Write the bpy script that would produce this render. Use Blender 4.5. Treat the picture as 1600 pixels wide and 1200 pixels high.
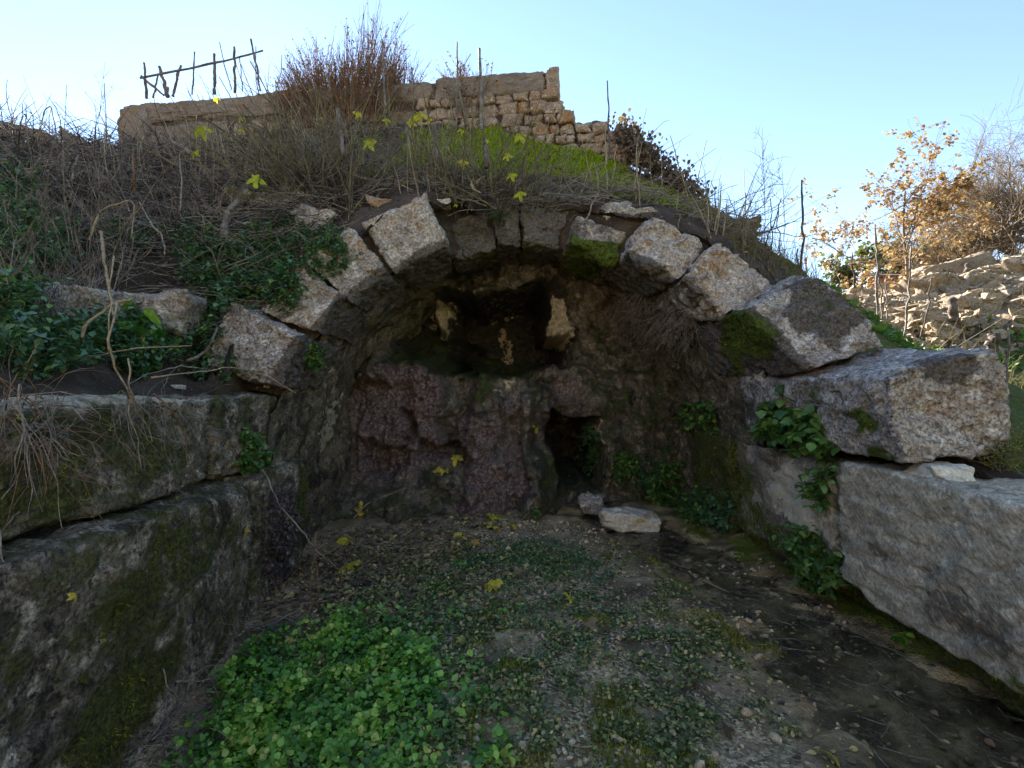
import bpy, math, random
import numpy as np
from mathutils import Vector, Matrix
from mathutils.bvhtree import BVHTree

rng = np.random.default_rng(11)
random.seed(11)
SC = bpy.context.scene
COL = SC.collection
for o in list(bpy.data.objects):
    bpy.data.objects.remove(o)

# ------------------------------------------------------------------ camera, sky, sun, exposure
CAMZ, F = 1.6, 800.0
cam_d = bpy.data.cameras.new('camera')
cam = bpy.data.objects.new('camera', cam_d)
COL.objects.link(cam)
cam.location = (0, 0, CAMZ)
cam.rotation_euler = (math.radians(90), 0, 0)
cam_d.sensor_width = 36.0
cam_d.lens = 36.0 * F / 1600.0
cam_d.clip_start = 0.05
cam_d.clip_end = 3000
SC.camera = cam

SUN_DIR = Vector(((418 - 800) / F, 1.0, (600 - 118) / F)).normalized()   # towards the sun
SUN_EL = math.asin(SUN_DIR.z)
SUN_AZ = math.atan2(SUN_DIR.x, SUN_DIR.y)
world = bpy.data.worlds.new('World')
SC.world = world
world.use_nodes = True
wn = world.node_tree
wn.nodes.clear()
sky = wn.nodes.new('ShaderNodeTexSky')
sky.sky_type = 'NISHITA'
sky.sun_disc = False
sky.sun_elevation = SUN_EL
sky.sun_rotation = SUN_AZ
sky.altitude = 800
sky.air_density = 0.85
sky.dust_density = 0.03
sky.ozone_density = 0.3
bg = wn.nodes.new('ShaderNodeBackground')
bg.inputs['Strength'].default_value = 0.05
wo = wn.nodes.new('ShaderNodeOutputWorld')
wn.links.new(sky.outputs[0], bg.inputs[0])
wn.links.new(bg.outputs[0], wo.inputs[0])

sun_d = bpy.data.lights.new('sun', 'SUN')
sun_d.energy = 4.2
sun_d.angle = math.radians(0.53)
sun_d.color = (1.0, 0.95, 0.87)
sun = bpy.data.objects.new('sun', sun_d)
COL.objects.link(sun)
sun.rotation_euler = (-SUN_DIR).to_track_quat('-Z', 'Y').to_euler()

SC.view_settings.view_transform = 'Standard'
SC.view_settings.look = 'None'
SC.view_settings.exposure = 3.05
SC.view_settings.gamma = 1.0
SC.view_settings.use_curve_mapping = False
SC.cycles.max_bounces = 6
SC.cycles.diffuse_bounces = 3
SC.cycles.transparent_max_bounces = 6
SC.cycles.use_denoising = True


def P(px, py, Y):
    return np.array(((px - 800) / F * Y, Y, CAMZ + (600 - py) / F * Y))


# ------------------------------------------------------------------ noise
def _h(ix, iy, iz, s):
    n = (ix.astype(np.int64) * 374761393 + iy.astype(np.int64) * 668265263 + iz.astype(np.int64) * 2147483647 + s * 1274126177) & 0xFFFFFFFF
    n = ((n ^ (n >> 13)) * 1274126177) & 0xFFFFFFFF
    n = n ^ (n >> 16)
    return (n & 0xFFFFFF) / float(0xFFFFFF) * 2 - 1


def vnoise(p, s=0):
    i = np.floor(p)
    f = p - i
    u = f * f * f * (f * (f * 6 - 15) + 10)
    ix, iy, iz = i[..., 0], i[..., 1], i[..., 2]
    ux, uy, uz = u[..., 0], u[..., 1], u[..., 2]
    r = 0
    for a in (0, 1):
        wx = ux if a else 1 - ux
        for b in (0, 1):
            wy = uy if b else 1 - uy
            for c in (0, 1):
                wz = uz if c else 1 - uz
                r = r + wx * wy * wz * _h(ix + a, iy + b, iz + c, s)
    return r


def fbm(p, sc=1.0, oc=4, s=0, gain=.5):
    p = np.asarray(p, float) * sc
    r, a = 0, 1.0
    for k in range(oc):
        r = r + a * vnoise(p + 17.3 * k, s + k)
        p = p * 2.03
        a *= gain
    return r


def fbm3(p, sc, oc, s, gain=.5):
    return np.stack([fbm(p, sc, oc, s + 100 * k, gain) for k in range(3)], -1)


def sst(a, b, x):
    t = np.clip((x - a) / (b - a), 0, 1)
    return t * t * (3 - 2 * t)


# ------------------------------------------------------------------ mesh helpers
def mk(name, V, Fc, mat, parent=None, smooth=True, attrs=None, origin=None, **props):
    """one mesh object from a vertex array and a face array (all tris or all quads)"""
    V = np.ascontiguousarray(V, dtype=np.float32).reshape(-1, 3)
    o0 = np.zeros(3) if origin is None else np.asarray(origin, float)
    Vl = (V - o0).astype(np.float32)
    me = bpy.data.meshes.new(name)
    Fc = np.ascontiguousarray(Fc, dtype=np.int32)
    nf, k = Fc.shape
    me.vertices.add(len(V))
    me.vertices.foreach_set('co', Vl.ravel())
    me.loops.add(nf * k)
    me.loops.foreach_set('vertex_index', Fc.ravel())
    me.polygons.add(nf)
    me.polygons.foreach_set('loop_start', np.arange(0, nf * k, k, dtype=np.int32))
    me.polygons.foreach_set('use_smooth', np.full(nf, smooth, dtype=bool))
    me.update(calc_edges=True)
    if attrs:
        for n, v in attrs.items():
            a = me.attributes.new(n, 'FLOAT', 'POINT')
            a.data.foreach_set('value', np.ascontiguousarray(np.broadcast_to(v, (len(V),)), dtype=np.float32))
    if mat is not None:
        me.materials.append(mat)
    o = bpy.data.objects.new(name, me)
    COL.objects.link(o)
    o.location = o0
    if parent is not None:
        o.parent = parent
        o.matrix_parent_inverse = Matrix.Identity(4)
        o.location = o0 - np.array(parent.location)
    for n, v in props.items():
        o[n] = v
    if parent is not None and name in ('stems', 'foliage', 'twigs', 'strands', 'withered_leaves', 'dead_shoots', 'vines', 'side_shoots', 'branches', 'crown'):
        o['kind'] = 'stuff'
    return o


def thing(name, label, cat, loc=(0, 0, 0), group=None):
    o = bpy.data.objects.new(name, None)
    COL.objects.link(o)
    o.location = loc
    o.empty_display_size = .1
    o['label'] = label
    o['category'] = cat
    if group:
        o['group'] = group
    return o


def tag(o, label, cat, group=None, kind=None):
    if label:
        o['label'] = label
    if cat:
        o['category'] = cat
    if group:
        o['group'] = group
    if kind:
        o['kind'] = kind
    return o


def grid_faces(n, m):
    i = np.arange(n - 1)[:, None] * m + np.arange(m - 1)[None, :]
    return np.stack([i, i + m, i + m + 1, i + 1], -1).reshape(-1, 4)


_cube_cache = {}


def cube_grid(n):
    """unit cube surface as a welded grid: coordinates in [-1,1], quads"""
    if n in _cube_cache:
        return _cube_cache[n]
    t = np.linspace(-1, 1, n)
    a, b = np.meshgrid(t, t, indexing='ij')
    a, b = a.ravel(), b.ravel()
    one = np.ones_like(a)
    fs = grid_faces(n, n)
    Vs, Fs = [], []
    off = 0
    for ax in range(3):
        for sg in (-1, 1):
            c = [None] * 3
            c[ax] = one * sg
            c[(ax + 1) % 3] = a
            c[(ax + 2) % 3] = b
            Vs.append(np.stack(c, -1))
            Fs.append((fs if sg > 0 else fs[:, ::-1]) + off)
            off += n * n
    V = np.concatenate(Vs)
    Fq = np.concatenate(Fs)
    key = np.round(V * 1e5).astype(np.int64)
    _, idx, inv = np.unique(key, axis=0, return_index=True, return_inverse=True)
    r = (V[idx], inv.reshape(-1)[Fq])
    _cube_cache[n] = r
    return r


def unit_(v):
    return v / np.maximum(np.linalg.norm(v, axis=-1, keepdims=True), 1e-9)


def block(corners, n=28, rho=.12, amp=.03, fine=.01, seed=0, chip=.5, facet=0.0):
    """rough stone from 8 corners ordered (x-,y-,z-)...: index = 4*ix+2*iy+iz"""
    U, Fq = cube_grid(n)
    C = np.asarray(corners, float).reshape(2, 2, 2, 3)
    size = np.array([np.linalg.norm(C[1].mean((0, 1)) - C[0].mean((0, 1))),
                     np.linalg.norm(C[:, 1].mean((0, 1)) - C[:, 0].mean((0, 1))),
                     np.linalg.norm(C[:, :, 1].mean((0, 1)) - C[:, :, 0].mean((0, 1)))])
    mean = size.mean()
    # rounding with an uneven radius: worn and chipped arrises
    k = fbm(U * 1.0 + seed * 7.7, 1.3, 4, seed)
    r = (rho * (1 + chip * 1.8 * k)).clip(.01, .9)[:, None] * mean
    r = np.minimum(r, size[None] * .45)
    S = U * size / 2
    inner = np.clip(S, -(size / 2 - r), size / 2 - r)
    d = S - inner
    dl = np.linalg.norm(d / r, axis=1, keepdims=True)
    q = inner + np.where(dl > 1, d / np.maximum(dl, 1e-6), d)
    t = (q / size + .5)[:, :, None]
    w = [1 - t, t]
    X = 0
    for i in (0, 1):
        for j in (0, 1):
            for l in (0, 1):
                X = X + w[i][:, 0] * w[j][:, 1] * w[l][:, 2] * C[i, j, l]
    X = X + amp * fbm3(X, 2.2 / max(mean, .2), 3, seed + 3)
    if facet:
        v = fbm3(np.round(X / facet), 3.3, 1, seed + 9)
        X = X + v * facet * .12
    nrm = unit_(X - C.reshape(-1, 3).mean(0))
    if mean > .3:
        crack = np.maximum(0, .10 - np.abs(fbm(X, 1.9 / mean, 4, seed + 31, .6))) / .10
        pitc = np.maximum(0, fbm(X, 7, 3, seed + 37) - .35)
        X = X - nrm * (.022 * crack ** 1.5 + .06 * pitc)[:, None]
    X = X + fine * fbm3(X, 14, 4, seed + 5, .6)
    return X, Fq


def tubes(pts, rad, sides=4):
    """pts (m,n,3), rad (m,n) -> verts, quads"""
    pts = np.asarray(pts, float)
    m, n, _ = pts.shape
    T = np.gradient(pts, axis=1)
    T /= np.maximum(np.linalg.norm(T, axis=2, keepdims=True), 1e-9)
    ref = np.where(np.abs(T[:, :, 2:3]) > .9, np.array([1., 0, 0]), np.array([0, 0, 1.]))
    A = np.cross(T, ref)
    A /= np.maximum(np.linalg.norm(A, axis=2, keepdims=True), 1e-9)
    B = np.cross(T, A)
    ph = np.arange(sides) / sides * 2 * math.pi
    V = pts[:, :, None] + rad[:, :, None, None] * (np.cos(ph)[:, None] * A[:, :, None] + np.sin(ph)[:, None] * B[:, :, None])
    i = np.arange(m)[:, None, None] * n * sides
    j = np.arange(n - 1)[None, :, None] * sides
    s = np.arange(sides)[None, None, :]
    s2 = (s + 1) % sides
    Fq = np.stack([i + j + s, i + j + s2, i + j + sides + s2, i + j + sides + s], -1).reshape(-1, 4)
    return V.reshape(-1, 3), Fq


def grow(base, d, length, n=7, wob=.15, grav=0.0, seed=0, r=None):
    """wandering stems; base (m,3), d (m,3), length (m,)"""
    g = np.random.default_rng(seed)
    base = np.asarray(base, float)
    m = len(base)
    d = np.asarray(d, float)
    d = d / np.maximum(np.linalg.norm(d, axis=1, keepdims=True), 1e-9)
    st = (np.asarray(length, float) / (n - 1))[:, None]
    out = [base]
    p = base
    drift = g.normal(0, wob * .5, (m, 3))
    for k in range(n - 1):
        p = p + d * st
        out.append(p)
        d = d + drift * .6 + g.normal(0, wob, (m, 3)) + np.array([0, 0, -grav])
        d = d / np.maximum(np.linalg.norm(d, axis=1, keepdims=True), 1e-9)
    return np.stack(out, 1)


def join(parts):
    V, Fq, off = [], [], 0
    for v, f in parts:
        V.append(v)
        Fq.append(f + off)
        off += len(v)
    return np.concatenate(V), np.concatenate(Fq)


def rots(yaw, pitch, roll):
    cy, sy, cp, sp, cr, sr = np.cos(yaw), np.sin(yaw), np.cos(pitch), np.sin(pitch), np.cos(roll), np.sin(roll)
    z, o = np.zeros_like(cy), np.ones_like(cy)
    Rz = np.stack([np.stack([cy, -sy, z], -1), np.stack([sy, cy, z], -1), np.stack([z, z, o], -1)], -2)
    Ry = np.stack([np.stack([cp, z, sp], -1), np.stack([z, o, z], -1), np.stack([-sp, z, cp], -1)], -2)
    Rx = np.stack([np.stack([o, z, z], -1), np.stack([z, cr, -sr], -1), np.stack([z, sr, cr], -1)], -2)
    return Rz @ Ry @ Rx


# leaf templates (lie along +x, face up) as quads
def ovate(w=.36, n=4, fold=.18, droop=.15):
    xs = np.linspace(0, 1, n + 1)
    ww = w * np.sin(np.pi * np.clip(xs, .04, .985) ** .75)
    V = []
    for x, a in zip(xs, ww):
        zc = -droop * x * x
        V += [(x, -a, zc + fold * a), (x, 0, zc), (x, a, zc + fold * a)]
    Fq = []
    for i in range(n):
        b = i * 3
        Fq += [(b, b + 3, b + 4, b + 1), (b + 1, b + 4, b + 5, b + 2)]
    return np.array(V), np.array(Fq)


def simple_leaf():
    V = np.array([(0, 0, 0), (.5, -.33, .06), (1, 0, -.1), (.5, .33, .06)])
    return V, np.array([(0, 1, 2, 3)])


def lobed(seed=0):
    """fig leaf: deep rounded lobes, cupped a little; fan of quads"""
    g = np.random.default_rng(seed)
    a = np.linspace(-2.65, 2.65, 41)
    lob = .46 + .54 * np.cos(a * 2.37) ** 2 * np.where(np.abs(a) > 2.0, .55, 1) - .14 * np.where(np.abs(a) > 1.9, 1, 0)
    lob = lob * (1 + .03 * g.normal(size=a.shape))
    x, y = .32 + lob * np.cos(a) * .62, lob * np.sin(a) * .62
    z = -.55 * (y * y + (x - .3) ** 2) + .10 * np.sin(a * 2.3 + seed * 1.7) + .05 * g.normal(size=a.shape)
    rim = np.stack([x, y, z], -1)
    c = np.array([.12, 0, .03])
    mid = c + (rim - c) * .5 + np.array([0, 0, .025])
    V = np.concatenate([rim, mid, [c]])
    n = len(a)
    Fq = []
    for i in range(n - 1):
        Fq.append((i, i + 1, n + i + 1, n + i))
    for i in range(0, n - 2, 2):
        Fq.append((n + i, n + i + 1, n + i + 2, 2 * n))
    return V, np.array(Fq)


def scatter(tpl, pos, yaw, pitch, roll, size):
    V, Fq = tpl
    R = rots(yaw, pitch, roll)
    W = np.einsum('mij,kj->mki', R, V) * size[:, None, None] + pos[:, None]
    k = len(V)
    Fo = (np.arange(len(pos))[:, None, None] * k + Fq[None]).reshape(-1, Fq.shape[1])
    rnd = np.repeat(rng.random(len(pos)), k)
    return W.reshape(-1, 3), Fo, rnd


# ------------------------------------------------------------------ materials
class MT:
    def __init__(s, name):
        s.m = bpy.data.materials.new(name)
        s.m.use_nodes = True
        s.t = s.m.node_tree
        s.t.nodes.clear()
        s.out = s.n('ShaderNodeOutputMaterial')
        s.pos = s.n('ShaderNodeNewGeometry').outputs['Position']

    def n(s, ty):
        return s.t.nodes.new(ty)

    def link(s, a, b):
        s.t.links.new(a, b)

    def put(s, sock, v):
        if isinstance(v, bpy.types.NodeSocket):
            s.link(v, sock)
        elif isinstance(v, (tuple, list)) and len(v) == 3 and sock.type == 'RGBA':
            sock.default_value = (*v, 1)
        else:
            sock.default_value = v

    def noise(s, scale, detail=5, rough=.55, dist=0.0, vec=None, stretch=None):
        n = s.n('ShaderNodeTexNoise')
        v = vec or s.pos
        if stretch:
            mp = s.n('ShaderNodeVectorMath')
            mp.operation = 'MULTIPLY'
            s.link(v, mp.inputs[0])
            mp.inputs[1].default_value = stretch
            v = mp.outputs[0]
        s.link(v, n.inputs['Vector'])
        n.inputs['Scale'].default_value = scale
        n.inputs['Detail'].default_value = detail
        n.inputs['Roughness'].default_value = rough
        n.inputs['Distortion'].default_value = dist
        return n.outputs[0]

    def voro(s, scale, feat='F1', out='Distance'):
        n = s.n('ShaderNodeTexVoronoi')
        n.feature = feat
        s.link(s.pos, n.inputs['Vector'])
        n.inputs['Scale'].default_value = scale
        return n.outputs[out]

    def rng(s, x, a, b, c=0.0, d=1.0):
        n = s.n('ShaderNodeMapRange')
        n.interpolation_type = 'SMOOTHSTEP'
        s.put(n.inputs[0], x)
        for i, v in enumerate((a, b, c, d)):
            n.inputs[i + 1].default_value = v
        return n.outputs[0]

    def ma(s, op, a, b=0.0, clamp=False):
        n = s.n('ShaderNodeMath')
        n.operation = op
        n.use_clamp = clamp
        s.put(n.inputs[0], a)
        s.put(n.inputs[1], b)
        return n.outputs[0]

    def mix(s, f, a, b, mode='MIX'):
        n = s.n('ShaderNodeMix')
        n.data_type = 'RGBA'
        n.blend_type = mode
        s.put(n.inputs[0], f)
        s.put(n.inputs[6], a)
        s.put(n.inputs[7], b)
        return n.outputs[2]

    def ramp(s, f, stops):
        n = s.n('ShaderNodeValToRGB')
        e = n.color_ramp.elements
        while len(e) < len(stops):
            e.new(.5)
        for el, (p, c) in zip(e, stops):
            el.position = p
            el.color = (*c, 1)
        s.link(f, n.inputs[0])
        return n.outputs[0]

    def attr(s, name):
        n = s.n('ShaderNodeAttribute')
        n.attribute_name = name
        return n.outputs['Fac']

    def up(s):
        g = s.n('ShaderNodeNewGeometry')
        x = s.n('ShaderNodeSeparateXYZ')
        s.link(g.outputs['Normal'], x.inputs[0])
        return x.outputs[2]

    def bump(s, h, strength, dist=.02):
        n = s.n('ShaderNodeBump')
        n.inputs['Strength'].default_value = strength
        n.inputs['Distance'].default_value = dist
        s.link(h, n.inputs['Height'])
        return n.outputs[0]

    def bsdf(s, col, rough=.9, normal=None, spec=.25, trans=0.0, transcol=None):
        b = s.n('ShaderNodeBsdfPrincipled')
        s.put(b.inputs['Base Color'], col)
        s.put(b.inputs['Roughness'], rough)
        b.inputs['Specular IOR Level'].default_value = spec
        if normal is not None:
            s.link(normal, b.inputs['Normal'])
        sh = b.outputs[0]
        if trans:
            t = s.n('ShaderNodeBsdfTranslucent')
            s.put(t.inputs[0], transcol if transcol is not None else col)
            mx = s.n('ShaderNodeMixShader')
            mx.inputs[0].default_value = trans
            s.link(sh, mx.inputs[1])
            s.link(t.outputs[0], mx.inputs[2])
            sh = mx.outputs[0]
        s.link(sh, s.out.inputs[0])
        return s.m


MOSS_A, MOSS_B = (.022, .034, .006), (.125, .165, .022)


def stone_mat(name, base, base2, stain, pale, moss_at=.9, mossup=.0, stain_at=.62, speck=.6, bump=.5, rough=.93,
              warm=None, streak=0.0, mossA=MOSS_A, mossB=MOSS_B, purple=None, scale=1.0, spec=.2, tint=(.97, .925, .85), patch=None):
    base, base2, stain, pale, warm, patch = [None if c_ is None else tuple(a * b for a, b in zip(c_, tint)) for c_ in (base, base2, stain, pale, warm, patch or pale)]
    t = MT(name)
    big = t.noise(1.6 * scale, 3, .6, .4)
    c = t.mix(t.rng(big, .35, .65), base, base2)
    if warm is not None:
        c = t.mix(t.rng(t.noise(3.1 * scale, 4, .6), .53, .66), c, warm)
    mid = t.noise(9 * scale, 5, .68)
    fin = t.noise(42 * scale, 4, .75)
    c = t.mix(t.rng(mid, .50, .66, 0, .85), c, pale)
    st = t.noise(2.7 * scale, 5, .68, .7)
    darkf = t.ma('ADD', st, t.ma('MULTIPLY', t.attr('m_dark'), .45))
    c = t.mix(t.rng(darkf, stain_at, stain_at + .13, 0, .85), c, stain)  # stain colour also carries the painted cave shade
    # pits and grains
    g = t.rng(fin, .33, .67, 1 - speck * .95, 1 + speck * 1.05)
    c = t.mix(1.0, c, g, 'MULTIPLY')
    pit = t.rng(t.noise(24 * scale, 3, .75), .56, .66, 0, .85 * min(1, speck * 1.4))
    c = t.mix(pit, c, stain)
    pl = t.ma('ADD', t.attr('m_pale'), t.ma('MULTIPLY', t.ma('SUBTRACT', mid, .5), 2.2))
    c = t.mix(t.rng(pl, .45, .62), c, t.mix(t.rng(fin, .25, .6), base2, patch))
    if purple:
      pu = t.ma('ADD', t.ma('ADD', t.attr('m_purple'), t.ma('MULTIPLY', t.ma('SUBTRACT', big, .5), 1.2)), t.ma('MULTIPLY', t.ma('SUBTRACT', mid, .5), 1.1))
      pcol = t.ramp(t.noise(26, 4, .75), [(.36, tuple(x * .25 for x in purple)), (.5, purple), (.64, tuple(min(1, x * 2.9 + .01) for x in purple))])
    if purple:
        c = t.mix(t.rng(pu, .30, .75, 0, .9), c, pcol)
    mo = t.noise(4.2, 5, .7)
    mv = t.ma('ADD', t.ma('ADD', t.ma('ADD', mo, t.ma('MULTIPLY', t.ma('SUBTRACT', fin, .5), .35)), t.ma('MULTIPLY', t.attr('m_moss'), .75)), t.ma('MULTIPLY', t.up(), mossup))
    mf = t.rng(mv, moss_at, moss_at + .2)
    mcol = t.mix(t.rng(fin, .3, .7), mossA, mossB)
    mcol = t.mix(t.rng(big, .4, .7, 0, .55), mcol, tuple(.5 * (a + b) for a, b in zip(mossA, (.07, .055, .02))))
    c = t.mix(mf, c, mcol)
    h = t.ma('ADD', t.ma('MULTIPLY', mid, .6), t.ma('MULTIPLY', fin, .35))
    h = t.ma('SUBTRACT', h, t.ma('MULTIPLY', pit, .4))
    h = t.ma('ADD', h, t.ma('MULTIPLY', mf, t.ma('MULTIPLY', fin, .8)))
    if streak:
        sx = t.n('ShaderNodeSeparateXYZ')
        t.link(t.pos, sx.inputs[0])
        cx = t.n('ShaderNodeCombineXYZ')
        t.link(t.ma('MULTIPLY', t.ma('ADD', sx.outputs[1], sx.outputs[2]), .16), cx.inputs[0])
        t.link(t.ma('SUBTRACT', sx.outputs[1], sx.outputs[2]), cx.inputs[1])
        t.link(t.ma('MULTIPLY', sx.outputs[0], .5), cx.inputs[2])
        sk = t.noise(52, 3, .6, .0, vec=cx.outputs[0])
        c = t.mix(t.rng(sk, .56, .68, 0, .55), c, stain)
        c = t.mix(t.rng(sk, .44, .34, 0, .5), c, pale)
        h = t.ma('ADD', h, t.ma('MULTIPLY', sk, streak))
    return t.bsdf(c, rough, t.bump(h, bump, .03), spec)


def leaf_mat(name, stops, rough=.55, trans=.35, spec=.35, tboost=1.3, brown=0.0):
    t = MT(name)
    r = t.attr('rnd')
    c = t.ramp(r, stops)
    if brown:
        c = t.mix(t.rng(t.noise(24, 4, .7), .50, .62, 0, brown), c, (.19, .10, .035))
    c = t.mix(1.0, c, t.rng(t.noise(20, 3, .6), .3, .7, .75, 1.2), 'MULTIPLY')
    tc = t.mix(1.0, c, (tboost, tboost * 1.1, tboost * .6), 'MULTIPLY')
    return t.bsdf(c, rough, None, spec, trans, tc)


def twig_mat(name, a, b, rough=.85, scale=6):
    t = MT(name)
    c = t.mix(t.rng(t.noise(scale, 4, .6), .35, .65), a, b)
    c = t.mix(1.0, c, t.rng(t.noise(55, 3, .6), .3, .7, .7, 1.25), 'MULTIPLY')
    return t.bsdf(c, rough, t.bump(t.noise(90, 3, .6), .4, .005), .2)


m_vous = stone_mat('voussoir stone', (.275, .24, .21), (.39, .345, .305), (.070, .058, .048), (.58, .54, .49), moss_at=.84, mossup=-.05,
                   stain_at=.56, warm=(.33, .245, .175), speck=.5, bump=.55)
m_grey = stone_mat('weathered grey stone', (.26, .23, .21), (.37, .335, .305), (.070, .056, .046), (.56, .54, .52), moss_at=.90, mossup=.0,
                   stain_at=.55, warm=(.25, .19, .15), speck=.62, bump=.7)
m_tool = stone_mat('tooled grey stone', (.30, .28, .265), (.40, .375, .35), (.12, .105, .095), (.60, .58, .56), moss_at=.98, mossup=.0,
                   stain_at=.57, speck=.35, bump=.4, streak=.8, tint=(1.06, .94, .70))
m_wet = stone_mat('wet mossy stone', (.15, .12, .088), (.27, .22, .16), (.018, .014, .009), (.58, .50, .38), moss_at=.47, mossup=.02,
                  stain_at=.50, speck=.7, bump=.8, rough=.8, mossA=(.014, .017, .004), mossB=(.16, .165, .034), spec=.3, purple=(.10, .072, .062))
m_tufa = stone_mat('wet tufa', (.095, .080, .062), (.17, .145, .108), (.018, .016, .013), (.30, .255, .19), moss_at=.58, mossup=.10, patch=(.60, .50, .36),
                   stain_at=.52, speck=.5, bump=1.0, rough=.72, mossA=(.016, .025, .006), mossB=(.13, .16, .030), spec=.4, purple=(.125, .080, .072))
m_soff = stone_mat('vault lining', (.115, .094, .066), (.21, .17, .118), (.026, .022, .016), (.34, .28, .20), moss_at=.56, mossup=.0, patch=(.62, .53, .40),
                   stain_at=.50, speck=.55, bump=.9, rough=.85, mossA=(.020, .028, .006), mossB=(.10, .12, .026))
m_wall = stone_mat('wall stone', (.27, .19, .145), (.35, .26, .20), (.12, .085, .065), (.44, .36, .29), moss_at=.95, mossup=.02,
                   stain_at=.68, warm=(.33, .18, .09), speck=.45, bump=.6)
m_mort = stone_mat('wall mortar', (.075, .056, .045), (.11, .082, .065), (.04, .03, .024), (.18, .14, .11), moss_at=.86, mossup=.0,
                   stain_at=.6, speck=.5, bump=.6)
m_plas = stone_mat('wall render', (.185, .145, .125), (.23, .18, .15), (.10, .078, .065), (.27, .225, .19), moss_at=.84, mossup=.12,
                   stain_at=.58, warm=(.24, .165, .11), speck=.25, bump=.25)
m_rubb = stone_mat('rubble stone', (.25, .20, .145), (.31, .255, .19), (.11, .075, .045), (.38, .33, .255), moss_at=1.2, stain_at=.68, speck=.4, bump=.5)
m_loose = stone_mat('loose pale stone', (.54, .50, .42), (.64, .60, .51), (.30, .23, .14), (.76, .73, .65), moss_at=.86, mossup=-.22,
                    stain_at=.70, warm=(.42, .30, .15), speck=.3, bump=.4)


def soil_mat():
    t = MT('hillside soil')
    n1 = t.noise(2.2, 7, .65, .5)
    c = t.ramp(n1, [(.3, (.042, .030, .022)), (.5, (.085, .062, .045)), (.68, (.15, .112, .078))])
    c = t.mix(t.rng(t.noise(30, 5, .7), .56, .68, 0, .6), c, (.26, .20, .14))
    c = t.mix(t.rng(t.noise(22, 5, .75), .58, .7, 0, .7), c, (.018, .014, .012))
    # dry sunny rubble ground, and the pale added slope that bounces sun
    c = t.mix(t.rng(t.ma('ADD', t.attr('m_dry_bounce'), t.ma('MULTIPLY', t.ma('SUBTRACT', t.noise(7, 5), .5), 1.0)), .4, .6), c,
              t.ramp(t.noise(12, 6, .7), [(.3, (.19, .15, .095)), (.5, (.30, .245, .165)), (.7, (.42, .36, .26))]))
    gm = t.rng(t.ma('ADD', t.attr('m_grass'), t.ma('MULTIPLY', t.ma('SUBTRACT', t.noise(4, 6, .6), .5), 1.6)), .4, .65)
    c = t.mix(gm, c, t.ramp(t.noise(25, 4, .7), [(.3, (.05, .065, .018)), (.55, (.105, .125, .035)), (.75, (.19, .18, .07))]))
    mm = t.rng(t.ma('ADD', t.attr('m_moss'), t.ma('MULTIPLY', t.ma('SUBTRACT', t.noise(5, 7, .7), .5), 1.5)), .42, .62)
    mc = t.ramp(t.noise(45, 5, .75), [(.3, (.06, .075, .008)), (.5, (.17, .20, .016)), (.72, (.32, .37, .03))])
    c = t.mix(mm, c, mc)
    h = t.ma('ADD', t.noise(14, 8, .7), t.ma('MULTIPLY', t.noise(70, 4, .7), .5))
    return t.bsdf(c, .95, t.bump(h, .9, .04), .1)


def bed_mat():
    t = MT('stream bed soil')
    n1 = t.noise(1.9, 7, .6, .7)
    c = t.ramp(n1, [(.34, (.070, .048, .026)), (.5, (.26, .185, .10)), (.64, (.52, .39, .22))])
    # fine gravel
    v = t.voro(75)
    gr = t.n('ShaderNodeTexVoronoi')
    t.link(t.pos, gr.inputs['Vector'])
    gr.inputs['Scale'].default_value = 62
    wn_ = t.n('ShaderNodeSeparateColor')
    t.link(gr.outputs['Color'], wn_.inputs[0])
    pc = t.ramp(wn_.outputs[0], [(.2, (.045, .032, .020)), (.45, (.22, .155, .085)), (.75, (.52, .39, .21)), (.95, (.78, .62, .36))])
    gf = t.rng(t.noise(3.4, 6, .65, .4), .40, .58, 0, .75)
    gf = t.ma('MULTIPLY', gf, t.rng(t.attr('m_wet'), .1, .6, 1, .25))
    c = t.mix(gf, c, pc)
    c = t.mix(t.rng(t.attr('m_wet'), .2, .8, 0, .8), c, t.ramp(t.noise(3, 7, .6, .6), [(.38, (.075, .050, .024)), (.5, (.28, .19, .085)), (.62, (.58, .42, .20))]))
    mm = t.rng(t.ma('ADD', t.attr('m_moss'), t.ma('MULTIPLY', t.ma('SUBTRACT', t.noise(3.6, 7, .7, .5), .5), 1.9)), .52, .72)
    mc = t.ramp(t.noise(60, 4, .75), [(.3, (.05, .058, .008)), (.55, (.15, .165, .018)), (.75, (.28, .29, .036))])
    c = t.mix(mm, c, mc)
    h = t.ma('ADD', t.ma('MULTIPLY', t.ma('SUBTRACT', 1.0, gr.outputs['Distance']), .6), t.noise(25, 7, .7))
    rough = t.rng(t.attr('m_wet'), .1, .7, .85, .35)
    return t.bsdf(c, rough, t.bump(h, .8, .02), .4)


def water_mat():
    t = MT('stream water')
    n = t.noise(6, 5, .6, .8, stretch=(1.0, .45, 1))
    n2 = t.noise(28, 3, .6, .4, stretch=(1.0, .5, 1))
    h = t.ma('ADD', n, t.ma('MULTIPLY', n2, .35))
    nm = t.bump(h, .8, .04)
    g = t.n('ShaderNodeBsdfGlossy')
    g.inputs['Roughness'].default_value = .06
    t.link(nm, g.inputs['Normal'])
    tr = t.n('ShaderNodeBsdfTransparent')
    tr.inputs[0].default_value = (.95, .94, .88, 1)
    fr = t.n('ShaderNodeFresnel')
    fr.inputs[0].default_value = 1.33
    t.link(nm, fr.inputs['Normal'])
    mx = t.n('ShaderNodeMixShader')
    t.link(fr.outputs[0], mx.inputs[0])
    t.link(tr.outputs[0], mx.inputs[1])
    t.link(g.outputs[0], mx.inputs[2])
    t.link(mx.outputs[0], t.out.inputs[0])
    return t.m


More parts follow.
